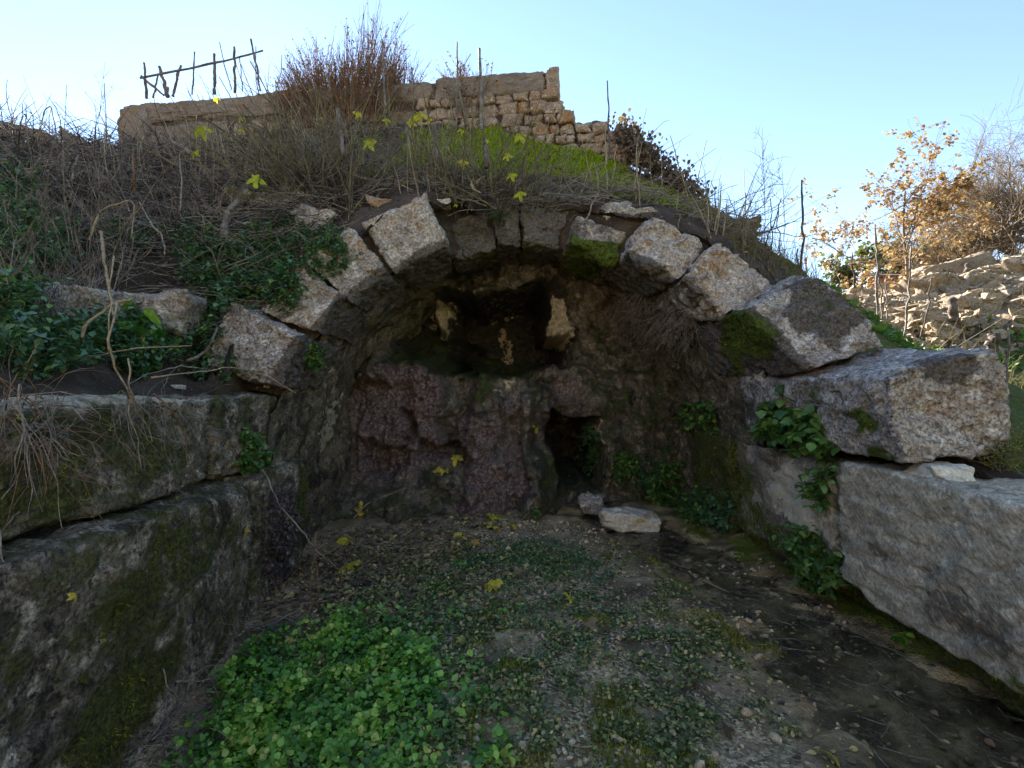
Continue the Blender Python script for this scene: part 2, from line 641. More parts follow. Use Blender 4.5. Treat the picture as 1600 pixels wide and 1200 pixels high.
m_soil, m_bed, m_water = soil_mat(), bed_mat(), water_mat()
m_twig = twig_mat('dead twig', (.16, .125, .10), (.34, .28, .22))
m_twigd = twig_mat('dark twig', (.050, .038, .030), (.13, .10, .08))
m_twigp = twig_mat('pale dry cane', (.26, .19, .11), (.40, .31, .20))
m_grn = twig_mat('green fig stem', (.12, .098, .055), (.23, .20, .11))
m_red = twig_mat('reddish brush twig', (.14, .070, .036), (.26, .15, .082))
m_log = twig_mat('weathered wood', (.11, .085, .07), (.24, .20, .17))
m_post = twig_mat('fence pole wood', (.085, .065, .052), (.17, .135, .11))
m_bark = twig_mat('sunlit bark', (.14, .10, .065), (.22, .17, .115))
m_fig = leaf_mat('yellow fig leaf', [(0, (.50, .48, .035)), (.5, (.42, .50, .030)), (1, (.56, .45, .05))], .5, .4, .3, 1.3, .5)
m_fall = leaf_mat('fallen fig leaf', [(0, (.52, .42, .04)), (.55, (.62, .52, .06)), (.8, (.46, .31, .08)), (1, (.58, .55, .11))], .6, .2, .3, 1.2, .75)
m_lit = leaf_mat('leaf litter', [(0, (.07, .046, .028)), (.35, (.16, .11, .062)), (.65, (.30, .215, .105)), (.85, (.52, .41, .14)), (1, (.18, .085, .045))], .75, .1)
m_net = leaf_mat('nettle leaf', [(0, (.030, .085, .042)), (.5, (.078, .175, .078)), (.85, (.13, .25, .095)), (1, (.24, .34, .08))], .42, .3, .5)
m_cress = leaf_mat('watercress leaf', [(0, (.028, .080, .016)), (.3, (.085, .22, .030)), (.7, (.21, .42, .055)), (.93, (.38, .58, .10)), (1, (.56, .54, .12))], .4, .3, .5)
m_cresd = leaf_mat('dark creeping leaf', [(0, (.040, .060, .018)), (.4, (.11, .155, .040)), (.7, (.21, .25, .070)), (.85, (.38, .31, .13)), (1, (.62, .48, .18))], .5, .12, .45)
m_bram = leaf_mat('bramble leaf', [(0, (.045, .11, .028)), (.6, (.11, .23, .052)), (1, (.24, .35, .08))], .45, .3, .4)
m_ora = leaf_mat('orange autumn leaf', [(0, (.25, .135, .068)), (.6, (.34, .205, .108)), (1, (.40, .28, .165))], .6, .25, .2, 1.0)
m_ivyd = leaf_mat('dead ivy leaf', [(0, (.085, .055, .040)), (.6, (.17, .115, .085)), (1, (.27, .195, .15))], .8, .15, .1)
m_ferd = leaf_mat('withered fern', [(0, (.060, .045, .048)), (.6, (.12, .090, .092)), (1, (.19, .15, .145))], .8, .15, .1)
m_grass = leaf_mat('dry grass', [(0, (.16, .115, .060)), (.5, (.26, .20, .11)), (.8, (.12, .13, .045)), (1, (.34, .28, .17))], .8, .25, .1)
m_grg = leaf_mat('moss blade', [(0, (.11, .14, .012)), (.5, (.28, .34, .022)), (1, (.44, .50, .045))], .8, .4, .1)
m_mosst = leaf_mat('dark moss tuft', [(0, (.07, .08, .010)), (.5, (.20, .215, .022)), (1, (.38, .38, .04))], .85, .2, .1)
m_gfar = leaf_mat('far green leaf', [(0, (.05, .065, .020)), (.6, (.10, .11, .035)), (1, (.18, .14, .05))], .6, .35, .2)
m_peb = stone_mat('pebble', (.36, .27, .17), (.62, .49, .31), (.07, .055, .04), (.80, .69, .48), moss_at=1.3, stain_at=.55, speck=.2, bump=.2, scale=3)

# ------------------------------------------------------------------ the vault's measures
X0, R, ZS = .10, 2.25, 1.0             # axis, radius of the intrados, springing height
# ------------------------------------------------------------------ hillside (heightfield through surveyed points)
CT = [P(*a) for a in (
    (0, 450, 3.5), (0, 290, 5), (0, 222, 6.6), (100, 250, 8), (190, 258, 9.8), (300, 308, 7), (300, 400, 5.5), (300, 500, 4.7),
    (150, 360, 5.4), (150, 500, 4.2), (400, 345, 6), (480, 300, 6.6), (500, 398, 5.45), (560, 345, 5.85), (660, 300, 6.25), (780, 312, 6.65),
    (860, 322, 6.6), (950, 325, 6.4), (1040, 335, 6.1), (1110, 378, 5.9), (1180, 425, 5.75), (1250, 436, 5.7),
    (200, 258, 9.9), (400, 236, 9.7), (620, 190, 9.3), (750, 205, 9.1), (870, 233, 8.95), (960, 250, 8.8), (1080, 312, 8.1), (1150, 347, 7.5),
    (1225, 425, 7.1), (600, 238, 8.1), (900, 240, 8.05), (1000, 285, 7.8), (700, 225, 8.2), (450, 250, 8.2),
    (880, 268, 7.5), (880, 322, 6.95), (720, 300, 6.9), (960, 318, 6.9), (560, 300, 7.0))]
CT += [np.array(a, float) for a in (
    (-2.5, -2, 1.5), (-2.5, 1, 1.5), (-2.5, 3, 1.5), (-2.6, 4.2, 1.58), (-4, 1, 2.2), (-4, -2, 2.2), (-7, 2, 3.2), (-7, 4, 3.9), (-10, 6, 4.8), (-12, 10, 5.8),
    (-6, 12, 6.1), (-2, 12, 6.4), (1.5, 11, 5.2), (-2, 10, 6.4), (.4, 10, 5.9), (-12, 14, 6.0), (-5, 16, 6.0), (1, 16, 4.5),
    (4.3, 6.4, 2.5), (4.6, 8.5, 2.5), (4.5, 5, 1.5), (4, 3.6, 1.15), (3.2, 3, .95), (3.1, 1.5, .95), (3.1, -2, .95), (5, 1, 1.1), (6, 3, 1.2), (8, 0, 1.3),
    (5.6, 8, 2.2), (7.3, 9, 2.55), (6.9, 7, 1.5), (9, 9, 2.95), (9.2, 12.5, 3.6), (12, 12, 4.25), (14, 14, 4.6), (8, 5, 1.6), (12, 6, 3.2), (7, 12, 3.3),
    (5, 12, 3.2), (6, 17, 3.8), (10, 17, 4.4), (15, 18, 5.0), (16, 10, 5.0))]
CT = np.array(CT)
K = len(CT)


def _tk(d2):
    return np.where(d2 > 1e-9, .5 * d2 * np.log(np.maximum(d2, 1e-9)), 0)


_A = np.zeros((K + 3, K + 3))
_d = ((CT[:, None, :2] - CT[None, :, :2]) ** 2).sum(-1)
_A[:K, :K] = _tk(_d) + np.eye(K) * .06
_A[:K, K] = 1
_A[:K, K + 1:] = CT[:, :2]
_A[K:, :K] = _A[:K, K:].T
_w = np.linalg.solve(_A, np.concatenate([CT[:, 2], np.zeros(3)]))
YE_X = np.array([-2.7, -2.45, -2.0, -1.5, -1.0, -.3, .5, 1.1, 1.6, 2.2, 2.75, 3.0])
YE_Y = np.array([4.75, 4.95, 5.25, 5.5, 5.75, 6.28, 6.25, 6.0, 5.6, 5.2, 4.7, 4.6])


def yext(x):
    return np.interp(x, YE_X, YE_Y)


def hill(x, y, detail=True):
    x, y = np.asarray(x, float), np.asarray(y, float)
    q = np.stack([np.clip(x, -13, 17), np.clip(y, -3, 18.5)], -1)
    sh = q.shape[:-1]
    qf = q.reshape(-1, 2)
    z = np.empty(len(qf))
    for a in range(0, len(qf), 20000):
        s = qf[a:a + 20000]
        d2 = ((s[:, None] - CT[None, :, :2]) ** 2).sum(-1)
        z[a:a + 20000] = _tk(d2) @ _w[:K] + _w[K] + s @ _w[K + 1:]
    z = z.reshape(sh)
    # the surface lips down on to the back of the arch stones
    ext = ZS + np.sqrt(np.maximum(2.80 ** 2 - (x - X0) ** 2, 0))
    inx = sst(3.1, 2.75, np.abs(x - X0))
    e = yext(x)
    k = sst(-.05, .45, y - e)
    z = z + inx * ((np.maximum(z, ext) * k + (ext - .03) * (1 - k)) - z) * (y > e - .4)
    # unseen slope added behind the viewer to bounce warm sunlight into the shade
    z = z + 9 * sst(-5.5, -27, y) + 10 * sst(-25, -120, y)
    if detail:
        p = np.stack([x, y, np.zeros_like(x)], -1)
        near = sst(30, 12, np.hypot(x, y))
        z = z + near * (.10 * fbm(p, .9, 3, 5) + .045 * fbm(p, 4.5, 4, 8)) * np.where((y > 16) | (np.abs(x) > 14), .4, 1)
    return z


def axis(segs):
    out = []
    for a, b, st in segs:
        out.append(np.arange(a, b, st))
    return np.concatenate(out)


gx = axis(((-400, -100, 60), (-100, -14, 8), (-14, -7, .35), (-7, 4.6, .055), (4.6, 15, .14), (15, 30, 2.5), (30, 100, 10), (100, 400.1, 60)))
gy = axis(((-300, -100, 60), (-100, -30, 8), (-30, -3, 1), (-3, 1.5, .3), (1.5, 10.5, .055), (10.5, 17, .18), (17, 35, 2.5), (35, 100, 10), (100, 500.1, 60)))
GX, GY = np.meshgrid(gx, gy, indexing='ij')
GZ = hill(GX, GY)
V = np.stack([GX, GY, GZ], -1).reshape(-1, 3)
Fq = grid_faces(len(gx), len(gy))
fc = V[Fq].mean(1)
skirt = []
for sx in (-2.5, 2.82):      # cut banks either side of the basin
    yy = np.arange(-4.2, 8.3, .06)
    zz = np.linspace(0, 1, 40)
    YY_, T_ = np.meshgrid(yy, zz, indexing='ij')
    XX_ = np.full_like(YY_, sx)
    top = hill(XX_[:, 0], yy) + .02
    ZZ_ = -1 + (top[:, None] + 1) * T_
    XX_ = XX_ + .05 * fbm(np.stack([YY_, ZZ_, XX_], -1), 2.5, 4, 19) * np.sin(T_ * math.pi)
    g_ = grid_faces(len(yy), len(zz))
    skirt.append((np.stack([XX_, YY_, ZZ_], -1).reshape(-1, 3), g_ if sx > 0 else g_[:, ::-1]))
inside = (fc[:, 0] > -2.47) & (fc[:, 0] < 2.78) & (fc[:, 1] < yext(fc[:, 0])) & (fc[:, 1] > -4)
V, Fq = join([(V, Fq[~inside])] + skirt)
mossm = sst(1.0, .2, np.hypot((V[:, 0] - .2) / 3.1, (V[:, 1] - 8.1) / 1.0)) * sst(6.9, 7.5, V[:, 1])
mossm = np.maximum(mossm, .9 * sst(1, .3, np.hypot((V[:, 0] - 2.0) / 1.5, (V[:, 1] - 7.5) / 1.0)))
dry = np.maximum(.30 * sst(5.0, 6.6, V[:, 0]) * sst(5.5, 7.5, V[:, 1]), sst(-3, -6, V[:, 1]))  # second term: pale colour for the added bounce slope
grass = np.maximum(sst(2.9, 3.3, V[:, 0]) * sst(9.3, 7.5, V[:, 1]) * .72, .55 * sst(15, 25, np.hypot(V[:, 0], V[:, 1])))
hillside = mk('hillside', V, Fq, m_soil, attrs={'m_moss': mossm, 'm_dry_bounce': dry, 'm_grass': grass})
tag(hillside, None, None, kind='structure')


# ------------------------------------------------------------------ floor of the spring basin and its stream
def stream_c(y):
    return np.interp(y, [0, 2.4, 3.2, 4.2, 5.3, 6.5, 8.5], [2.15, 2.12, 2.1, 1.95, 1.6, 1.15, 1.05])


def stream_w(y):
    return np.interp(y, [0, 2.4, 3.2, 4.2, 5.3, 6.5, 8.5], [.62, .60, .55, .50, .48, .48, .34])


def floor_z(x, y, detail=True):
    x, y = np.asarray(x, float), np.asarray(y, float)
    left = np.interp(y, [0, 2.7, 4.1, 5.5, 6.3, 8.6], [-.55, -.46, -.27, -.10, -.02, -.02])
    rest = np.interp(y, [0, 2.3, 4, 6, 8.6], [-.16, -.10, -.05, -.01, 0])
    k = sst(-2.1, -.2, x)
    z = left * (1 - k) + rest * k
    z = z + 1.9 * sst(-1.6, -4.3, y)
    d = (x - stream_c(y)) / stream_w(y)
    z = z - .082 * sst(1.15, .35, np.abs(d))
    if detail:
        p = np.stack([x, y, np.zeros_like(x)], -1)
        z = z + .034 * fbm(p, 5.5, 5, 24, .65) * sst(1.4, .6, np.abs(d)) + .035 * fbm(p, 1.5, 3, 21) + .018 * fbm(p, 7, 4, 22)
    return z


fx = axis(((-2.6, 3.01, .032),))
fy = axis(((-4.6, 1.5, .2), (1.5, 9.4, .032)))
FX, FY = np.meshgrid(fx, fy, indexing='ij')
FZ = floor_z(FX, FY)
V = np.stack([FX, FY, FZ], -1).reshape(-1, 3)
d = np.abs((V[:, 0] - stream_c(V[:, 1])) / stream_w(V[:, 1]))
wet = np.maximum(sst(1.9, .75, d + .35 * fbm(V, 2.5, 3, 23)), sst(5.6, 6.3, V[:, 1]) * .6)
mossf = .30 * sst(.2, .6, fbm(V, 2.5, 3, 25)) + .38 * sst(1.9, 1.2, d) * sst(5.5, 4.5, V[:, 1]) * sst(.75, 1.1, d) + .42 * sst(.5, 1.0, (V[:, 0] - stream_c(V[:, 1])) / stream_w(V[:, 1]))
floor = mk('ground', V, grid_faces(len(fx), len(fy)), m_bed, attrs={'m_wet': wet, 'm_moss': mossf})
tag(floor, None, None, kind='structure')

wy = np.arange(-1.5, 9.2, .05)
wt = np.linspace(-1, 1, 25)
WY, WT = np.meshgrid(wy, wt, indexing='ij')
WX = stream_c(WY) + WT * stream_w(WY) * 1.25
WZ = np.interp(WY, [-1, 2.3, 4, 6, 8.6], [-.165, -.145, -.098, -.065, -.055]) + .006 * fbm(np.stack([WX, WY, WY * 0], -1), 5, 3, 40)
V = np.stack([WX, WY, WZ], -1).reshape(-1, 3)
water = mk('stream_water', V, grid_faces(len(wy), len(wt))[:, ::-1], m_water)
tag(water, None, None, kind='structure')

# ------------------------------------------------------------------ the ruined vault
vault = thing('ruined_vault', 'ruined barrel vault of big rough voussoirs over the dark spring basin', 'vault', (X0, 6.2, 0))
vault['kind'] = 'thing'


def wedge(t0, t1, r0, r1, y0, y1, skew=0.0, lean=0.0):
    """corners of a voussoir between two angles (degrees from the right springing)"""
    C = []
    for t, sk in ((t0, -skew), (t1, skew)):
        a = math.radians(t)
        for y in (y0 + sk, y1):
            for r in (r0, r1):
                yy = y + (lean if (r == r1 and y == y0 + sk) else 0)
                C.append((X0 + r * math.cos(a), yy, ZS + r * math.sin(a)))
    C = np.array(C).reshape(2, 2, 2, 3)     # angle, y, radius
    return C


def mask_world(V, blobs, seed=0, wob=.12):
    """soft patches: blobs of (x,y,z,radius xyz...,amount)"""
    W = V + wob * fbm3(V, 3.0, 3, 500 + seed)
    m = np.zeros(len(V))
    for (c, r, a) in blobs:
        d = np.linalg.norm((W - np.asarray(c)) / np.asarray(r), axis=1)
        m = np.maximum(m, a * sst(1.25, .55, d))
    return m


MOSS_SEEDS = []


def seed_moss(V, Fq, m, thr=.5):
    c = V[Fq].mean(1)
    a, b = V[Fq[:, 2]] - V[Fq[:, 0]], V[Fq[:, 3]] - V[Fq[:, 1]]
    n = np.cross(a, b)
    mm = m[Fq].mean(1) + .35 * fbm(c, 5, 3, 77)
    k = mm > thr
    MOSS_SEEDS.append((c[k], unit_(n[k]), np.linalg.norm(n[k], axis=1) / 2))


VOUS = [  # t0, t1, r0, r1, y0, y1, skew, lean, mat, amp, rho, dark, moss, label
    (3.0, 16.6, 2.25, 2.98, 3.08, 5.1, .0, .06, m_grey, .035, .035, 0, 0, 'largest springer block with pale flat top and pitted brown end'),
    (17.6, 32.4, 2.24, 2.93, 4.10, 5.6, .22, .05, m_grey, .04, .045, 0, 0, 'big tilted block with moss stains below its top'),
    (33.0, 46.0, 2.25, 2.85, 4.92, 6.0, .12, .05, m_vous, .05, .06, 0, 0, 'rounded block with a smooth tooled underside'),
    (46.8, 60.5, 2.24, 2.78, 5.36, 6.6, .12, .08, m_vous, .055, .07, 0, 0, 'pale block with crumpled eroded face'),
    (61.5, 76.5, 2.25, 2.68, 5.86, 7.0, .05, .10, m_vous, .05, .08, .3, .85, 'block with bright green moss on its face'),
    (78.0, 89.5, 2.26, 2.78, 6.12, 7.2, 0, .06, m_vous, .035, .06, .85, .42, 'dark crown stone with a pale lower edge'),
    (90.2, 97.0, 2.26, 2.84, 6.18, 7.2, 0, .04, m_vous, .03, .06, .6, .3, 'narrow crown stone'),
    (97.8, 111.2, 2.27, 2.72, 6.20, 7.2, 0, .05, m_vous, .035, .06, .8, .42, 'low crown stone under the roots of the fig shrub'),
    (112.0, 127.0, 2.25, 2.90, 5.52, 6.6, -.05, .03, m_vous, .03, .055, 0, 0, 'tall pale block standing up beside the fig roots'),
    (128.0, 140.2, 2.25, 2.86, 5.20, 6.4, -.05, .03, m_vous, .035, .05, 0, 0, 'pale block with ochre stain at its foot'),
    (141.2, 152.0, 2.25, 2.86, 4.98, 6.1, -.05, .02, m_vous, .035, .045, .1, 0, 'pinkish block with dark speckles'),
    (153.5, 165.2, 2.24, 2.96, 4.60, 5.6, -.05, .03, m_grey, .035, .045, 0, 0, 'smooth grey block at the left foot of the arch'),
]
for i, (t0, t1, r0, r1, y0, y1, sk, le, mat, amp, rho, dk, ms, lab) in enumerate(VOUS):
    C = wedge(t0, t1, r0, r1, y0, y1, sk, le) + np.random.default_rng(900 + i).normal(0, .022, (2, 2, 2, 3)) * (i > 2)
    n = 44 if i < 4 or i > 7 else 34
    V, Fq = block(C, n + 14, rho * .7, amp, .015, seed=20 + i, chip=.9)
    if i == 3:      # crumpled relief on the eroded stone
        rid = 1 - np.abs(fbm(V, 5.0, 4, 77))
        V[:, 1] -= .07 * rid * sst(y0 + .5, y0, V[:, 1])
    at = {'m_dark': np.full(len(V), dk), 'm_moss': np.full(len(V), ms) * sst(-.2, .6, fbm(V, 2, 2, 91) + .6)}
    ctr = C.reshape(-1, 3).mean(0)
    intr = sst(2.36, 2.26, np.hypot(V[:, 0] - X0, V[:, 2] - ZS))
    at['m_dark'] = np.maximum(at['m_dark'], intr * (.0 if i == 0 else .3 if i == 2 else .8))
    if i == 1:
        at['m_moss'] = np.maximum(at['m_moss'], mask_world(V, [((2.05, 4.55, 2.0), (.3, .5, .3), .9), ((2.0, 4.9, 1.8), (.3, .4, .3), .8), (P(1285, 470, 4.2), (.2, .4, .22), .55), (P(1280, 520, 4.15), (.10, .4, .2), .5)], 3))
        at['m_dark'] = np.maximum(at['m_dark'], mask_world(V, [(P(1280, 485, 4.2), (.28, .5, .34), .9)], 3))
    if i == 0:
        at['m_moss'] = np.maximum(at['m_moss'], mask_world(V, [(P(1330, 655, 3.35), (.06, .25, .16), .75), (P(1350, 705, 3.3), (.16, .3, .07), .85), (P(1265, 615, 3.9), (.08, .25, .07), .7)], 4, .06))
        at['m_dark'] = np.maximum(at['m_dark'] * .6, mask_world(V, [(P(1480, 570, 3.1), (.22, .3, .14), .75)], 3))
    seed_moss(V, Fq, at['m_moss'], .45)
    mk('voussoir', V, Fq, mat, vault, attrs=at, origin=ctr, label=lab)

# earth packed between and behind the arch stones
te = np.radians(np.linspace(20, 168, 260))
re_ = np.linspace(2.30, 2.86, 26)
TE, RE = np.meshgrid(te, re_, indexing='ij')
ye = np.interp(np.degrees(te), [18, 25, 39, 53, 69, 84, 94, 104, 119, 134, 147, 159, 168], [4.4, 4.45, 5.1, 5.55, 6.0, 6.22, 6.28, 6.3, 5.66, 5.36, 5.14, 4.78, 4.75])
EP = np.stack([X0 + RE * np.cos(TE), np.repeat(ye[:, None], 26, 1) + .10, ZS + RE * np.sin(TE)], -1)
EP[..., 1] += .05 * fbm(EP, 4, 4, 61) + .02 * fbm(EP, 18, 3, 62)
mk('earth_packing', EP.reshape(-1, 3), grid_faces(260, 26), m_soil, vault, origin=(X0, 5.5, 3), label='dark earth packed between the arch stones')

# side walls of big blocks
def bx(x0, x1, y0, y1, z0, z1, jit=.0, seed=0):
    C = np.array([[[(x, y, z) for z in (z0, z1)] for y in (y0, y1)] for x in (x0, x1)], float)
    if jit:
        C = C + np.random.default_rng(seed).normal(0, jit, C.shape)
    return C


WB = [  # x0 x1 y0 y1 z0 z1 mat amp rho label
    (2.34, 3.25, .6, 3.66, .14, 1.045, m_tool, .022, .015, 'long grey block with diagonal tool marks, nearest on the right'),
    (2.36, 3.15, 3.76, 5.40, .10, .985, m_tool, .03, .05, 'pale block with smooth grey face beside the stream'),
    (2.34, 3.10, 5.45, 6.7, -.1, 1.00, m_wet, .06, .09, 'dark mossy block beside the stream'),
    (2.62, 3.20, -1, 6.4, -.6, .16, m_wet, .05, .06, 'mossy footing under the right wall'),
    (-3.05, -2.20, .3, 3.70, .885, 1.50, m_wet, .03, .035, 'long dark mossy block of the upper left course'),
    (-3.05, -2.19, 3.76, 5.0, .885, 1.50, m_wet, .03, .05, 'greyish violet block of the upper left course'),
    (-3.00, -2.04, .3, 4.06, -.8, .85, m_wet, .035, .03, 'huge dark mossy block of the lower left course'),
    (-3.00, -2.08, 4.14, 5.20, -.5, .86, m_wet, .04, .05, 'end block of the lower left course'),
]
for i, (x0, x1, y0, y1, z0, z1, mat, amp, rho, lab) in enumerate(WB):
    C = bx(x0, x1, y0, y1, z0, z1, .008, i)
    V, Fq = block(C, 60 if i in (0, 4, 6) else 40, rho, amp, .014, 60 + i, .7)
    at = {}
    if i == 0:          # ragged lower edge undercut towards the water, worn sloping face
        lowz = .16 + .10 * fbm(V * np.array([0, 1, 0]), 2.2, 3, 5)
        V[:, 2] = np.where(V[:, 2] < lowz, lowz + (V[:, 2] - lowz) * .4, V[:, 2])
        at['m_moss'] = mask_world(V, [((2.4, 2.2, .16), (.3, .5, .10), .9), ((2.4, 1.5, .2), (.3, .6, .16), .9)], 9)
        at['m_dark'] = mask_world(V, [((2.35, 2.6, .45), (.2, .25, .14), .5), ((2.35, 3.2, .6), (.2, .12, .1), .45)], 9)
    if i == 1:
        at['m_moss'] = np.maximum(sst(.50, .22, V[:, 2] + .14 * fbm(V, 3, 3, 6)) * .85, .8 * sst(4.95, 5.3, V[:, 1] + .3 * fbm(V, 2, 3, 16) + .25 * V[:, 2]))
        at['m_dark'] = at['m_moss'].copy()
        at['m_pale'] = mask_world(V, [((2.37, 4.25, .65), (.3, .55, .34), .8)], 6)
    if i == 2:
        at['m_moss'] = np.full(len(V), .25)
    if i == 3:
        at['m_moss'] = np.full(len(V), .3)
    if i == 4:
        at['m_pale'] = sst(1.46, 1.50, V[:, 2]) * sst(-2.9, -2.4, V[:, 0]) * .9
        at['m_moss'] = mask_world(V, [((-2.2, 2.7, 1.2), (.2, .7, .3), .2)], 4)
    if i == 5:
        at['m_purple'] = np.full(len(V), .28)
        at['m_pale'] = sst(1.40, 1.46, V[:, 2]) * .3
    if i == 6:
        at['m_moss'] = mask_world(V, [((-2.05, 2.75, -.05), (.2, .45, .35), .35), ((-2.05, 2.9, .5), (.2, .5, .25), .18)], 4)
        at['m_pale'] = sst(.82, .86, V[:, 2]) * .42
    if i == 7:
        at['m_moss'] = mask_world(V, [((-2.08, 5.05, .4), (.3, .16, .4), .6)], 4)
        at['m_pale'] = sst(.83, .87, V[:, 2]) * .5
    if 'm_moss' in at:
        seed_moss(V, Fq, at['m_moss'] + (.22 if i in (4, 6) else 0), .45)
    mk('wall_block', V, Fq, mat, vault, attrs=at, origin=C.reshape(-1, 3).mean(0), label=lab)

# lining of the vault and inner side walls as one ragged surface
tt = np.concatenate([np.linspace(-1.5, 0, 60, endpoint=False), np.linspace(0, math.pi, 200), math.pi + np.linspace(0, 1.5, 60)[1:]])
YF_T = np.radians([0, 10, 18, 32, 46, 60, 77, 90, 105, 112, 125, 139, 152, 165, 172, 180])
YF_Y = np.array([4.9, 4.8, 4.6, 5.2, 5.6, 6.0, 6.35, 6.45, 6.45, 6.1, 5.7, 5.5, 5.2, 4.85, 4.6, 4.6])
yf = np.interp(tt, YF_T, YF_Y)
yf = np.where(tt < 0, 6.25, np.where(tt > math.pi, 4.7, yf))
S = np.linspace(0, 1, 130)
TT, SS = np.meshgrid(tt, S, indexing='ij')
YY = yf[:, None] + (8.3 - yf[:, None]) * SS
RR = R + .045
ca, sa = np.cos(np.clip(TT, 0, math.pi)), np.sin(np.clip(TT, 0, math.pi))
dz = np.where(TT < 0, TT, np.where(TT > math.pi, -(TT - math.pi), 0))
PX, PZ = X0 + RR * ca, ZS + RR * sa + dz
B = np.stack([PX, YY, PZ], -1)
n_in = np.stack([-ca, np.zeros_like(ca), -sa], -1)
dep = SS ** .8
disp = .02 * fbm(B, 6, 4, 33) + dep * (.10 + .14 * fbm(B, 1.3, 4, 31) + .07 * fbm(B, 4, 4, 32)) + .012 * fbm(B, 25, 3, 35)
# horizontal strata broken out of the right haunch
str_ = np.sin(PZ * 42 + 3 * fbm(B, 1.2, 2, 44)) * .018 * sst(.3, .6, TT) * sst(1.35, 1.1, TT) * sst(0, .2, SS)
B = B + n_in * (disp + str_)[..., None]
V = B.reshape(-1, 3)
at = {'m_pale': mask_world(V, [(P(515, 655, 6.0), (.20, .45, .45), .66), (P(500, 560, 5.6), (.15, .5, .4), .42), (P(525, 620, 6.3), (.2, .3, .5), .52),
                               (P(1190, 610, 4.75), (.12, .2, .30), .8), (P(1140, 520, 5.0), (.2, .25, .25), .40), (P(940, 430, 6.3), (.5, .3, .16), .36), (P(790, 440, 6.6), (.3, .3, .2), .30),
                               (P(900, 520, 7.2), (.2, .3, .3), .3)], 7),
      'm_moss': mask_world(V, [(P(1000, 620, 6.6), (.7, 1.0, .8), .16), (P(460, 620, 5.2), (.3, .5, .4), .12)], 8),
      'm_dark': mask_world(V, [(P(1040, 520, 5.9), (.5, .7, .4), .35), (P(800, 420, 7), (1.6, .5, .4), .25)], 8)}
mk('vault_lining', V, grid_faces(len(tt), len(S))[:, ::-1], m_soff, vault, attrs=at, origin=(X0, 6.2, ZS), label='dark mossy lining of the vault and inner side walls')

# back wall: tufa curtain with caves, columns and the spring outlet
bxs = np.linspace(-2.7, 2.9, 360)
bzs = np.linspace(-.45, 3.35, 250)
BX, BZ = np.meshgrid(bxs, bzs, indexing='ij')
wobx = .13 * fbm(np.stack([BX, BZ, BX * 0], -1), 2.2, 5, 51)
wobz = .20 * fbm(np.stack([BX, BZ, BX * 0 + 9], -1), 2.2, 5, 52)
QX = 800 + (BX + wobx) / 6.9 * F
QY = 600 - (BZ + wobz - CAMZ) / 6.9 * F


def bxm(a, b, c, d, s=8, s2=None):
    s2 = (s2 or s) * 1.5
    s = s * 1.5
    return sst(a - s, a + s, QX) * sst(b + s, b - s, QX) * sst(c - s2, c + s2, QY) * sst(d + s2, d - s2, QY)


f = np.zeros_like(BX)
f += .10 * sst(560, 800, QY)
f += bxm(470, 830, 556, 1000, 12, 10) * (.42 + .34 * (np.clip(QY, 560, 800) - 560) / 240)     # main tufa mass
f += .10 * np.maximum(0, np.cos((QX - 610) / 60)) * bxm(540, 690, 560, 900, 20)
f += .12 * np.maximum(0, np.cos((QX - 690) / 34)) * bxm(655, 722, 560, 690, 12)
f += .26 * np.sqrt(np.maximum(0, 1 - ((QX - 772) / 50) ** 2)) * bxm(722, 822, 558, 900, 6, 14)
f += bxm(815, 1100, 570, 1000, 5, 3) * .20
f += .42 * np.sqrt(np.maximum(0, 1 - ((QX - 842) / 32) ** 2)) * sst(608, 640, QY)
f += .35 * sst(690, 800, QY) * bxm(800, 900, 650, 1000, 20)
f += .26 * sst(735, 765, QY) * bxm(480, 780, 500, 1100, 30) + .24 * sst(775, 805, QY) * bxm(500, 760, 500, 1100, 30)
f -= .10 * np.maximum(0, fbm(np.stack([BX * 7, BZ * .8, BX * 0], -1), 1, 3, 59)) * sst(560, 620, QY)
f -= bxm(704, 731, 520, 700, 7) * .34
f -= bxm(640, 653, 628, 684, 5) * .5
f -= bxm(572, 640, 694, 722, 8) * .32 + bxm(660, 735, 684, 722, 8) * .42
f -= bxm(816, 842, 573, 612, 5) * .32
f -= bxm(866, 944, 654, 775, 4) * 2.0
# upper cave
cave = np.maximum(bxm(600, 705, 455, 560, 12), bxm(690, 893, 452, 568, 14, 6)) * (1 - bxm(846, 905, 400, 522, 5, 4))
f -= cave * np.where(QX < 712, .7, 1.9)
f += bxm(668, 692, 448, 520, 6) * .35 + bxm(560, 605, 480, 600, 10) * .25
f += bxm(560, 960, 200, 452, 20, 10) * (.25 + .2 * fbm(np.stack([BX, BZ, BX * 0 + 3], -1), 2.5, 3, 58))
f += .12 * bxm(1000, 1160, 500, 900, 30)
q = np.stack([BX, f * .4, BZ], -1)
f += .13 * fbm(q, 2.2, 4, 53) + .05 * fbm(q * np.array([1.6, 1, .7]), 7, 4, 54) + .020 * fbm(q, 26, 4, 55, .6)
# knobbly drip texture
f += .025 * np.abs(fbm(q * np.array([1, 1, .75]), 17, 3, 56)) * sst(540, 580, QY)
BY = 7.42 - f
V = np.stack([BX, BY, BZ], -1).reshape(-1, 3)
qx, qy = QX.ravel(), QY.ravel()


def bm(a, b, c, d, s=14):
    return sst(a - s, a + s, qx) * sst(b + s, b - s, qx) * sst(c - s, c + s, qy) * sst(d + s, d - s, qy)


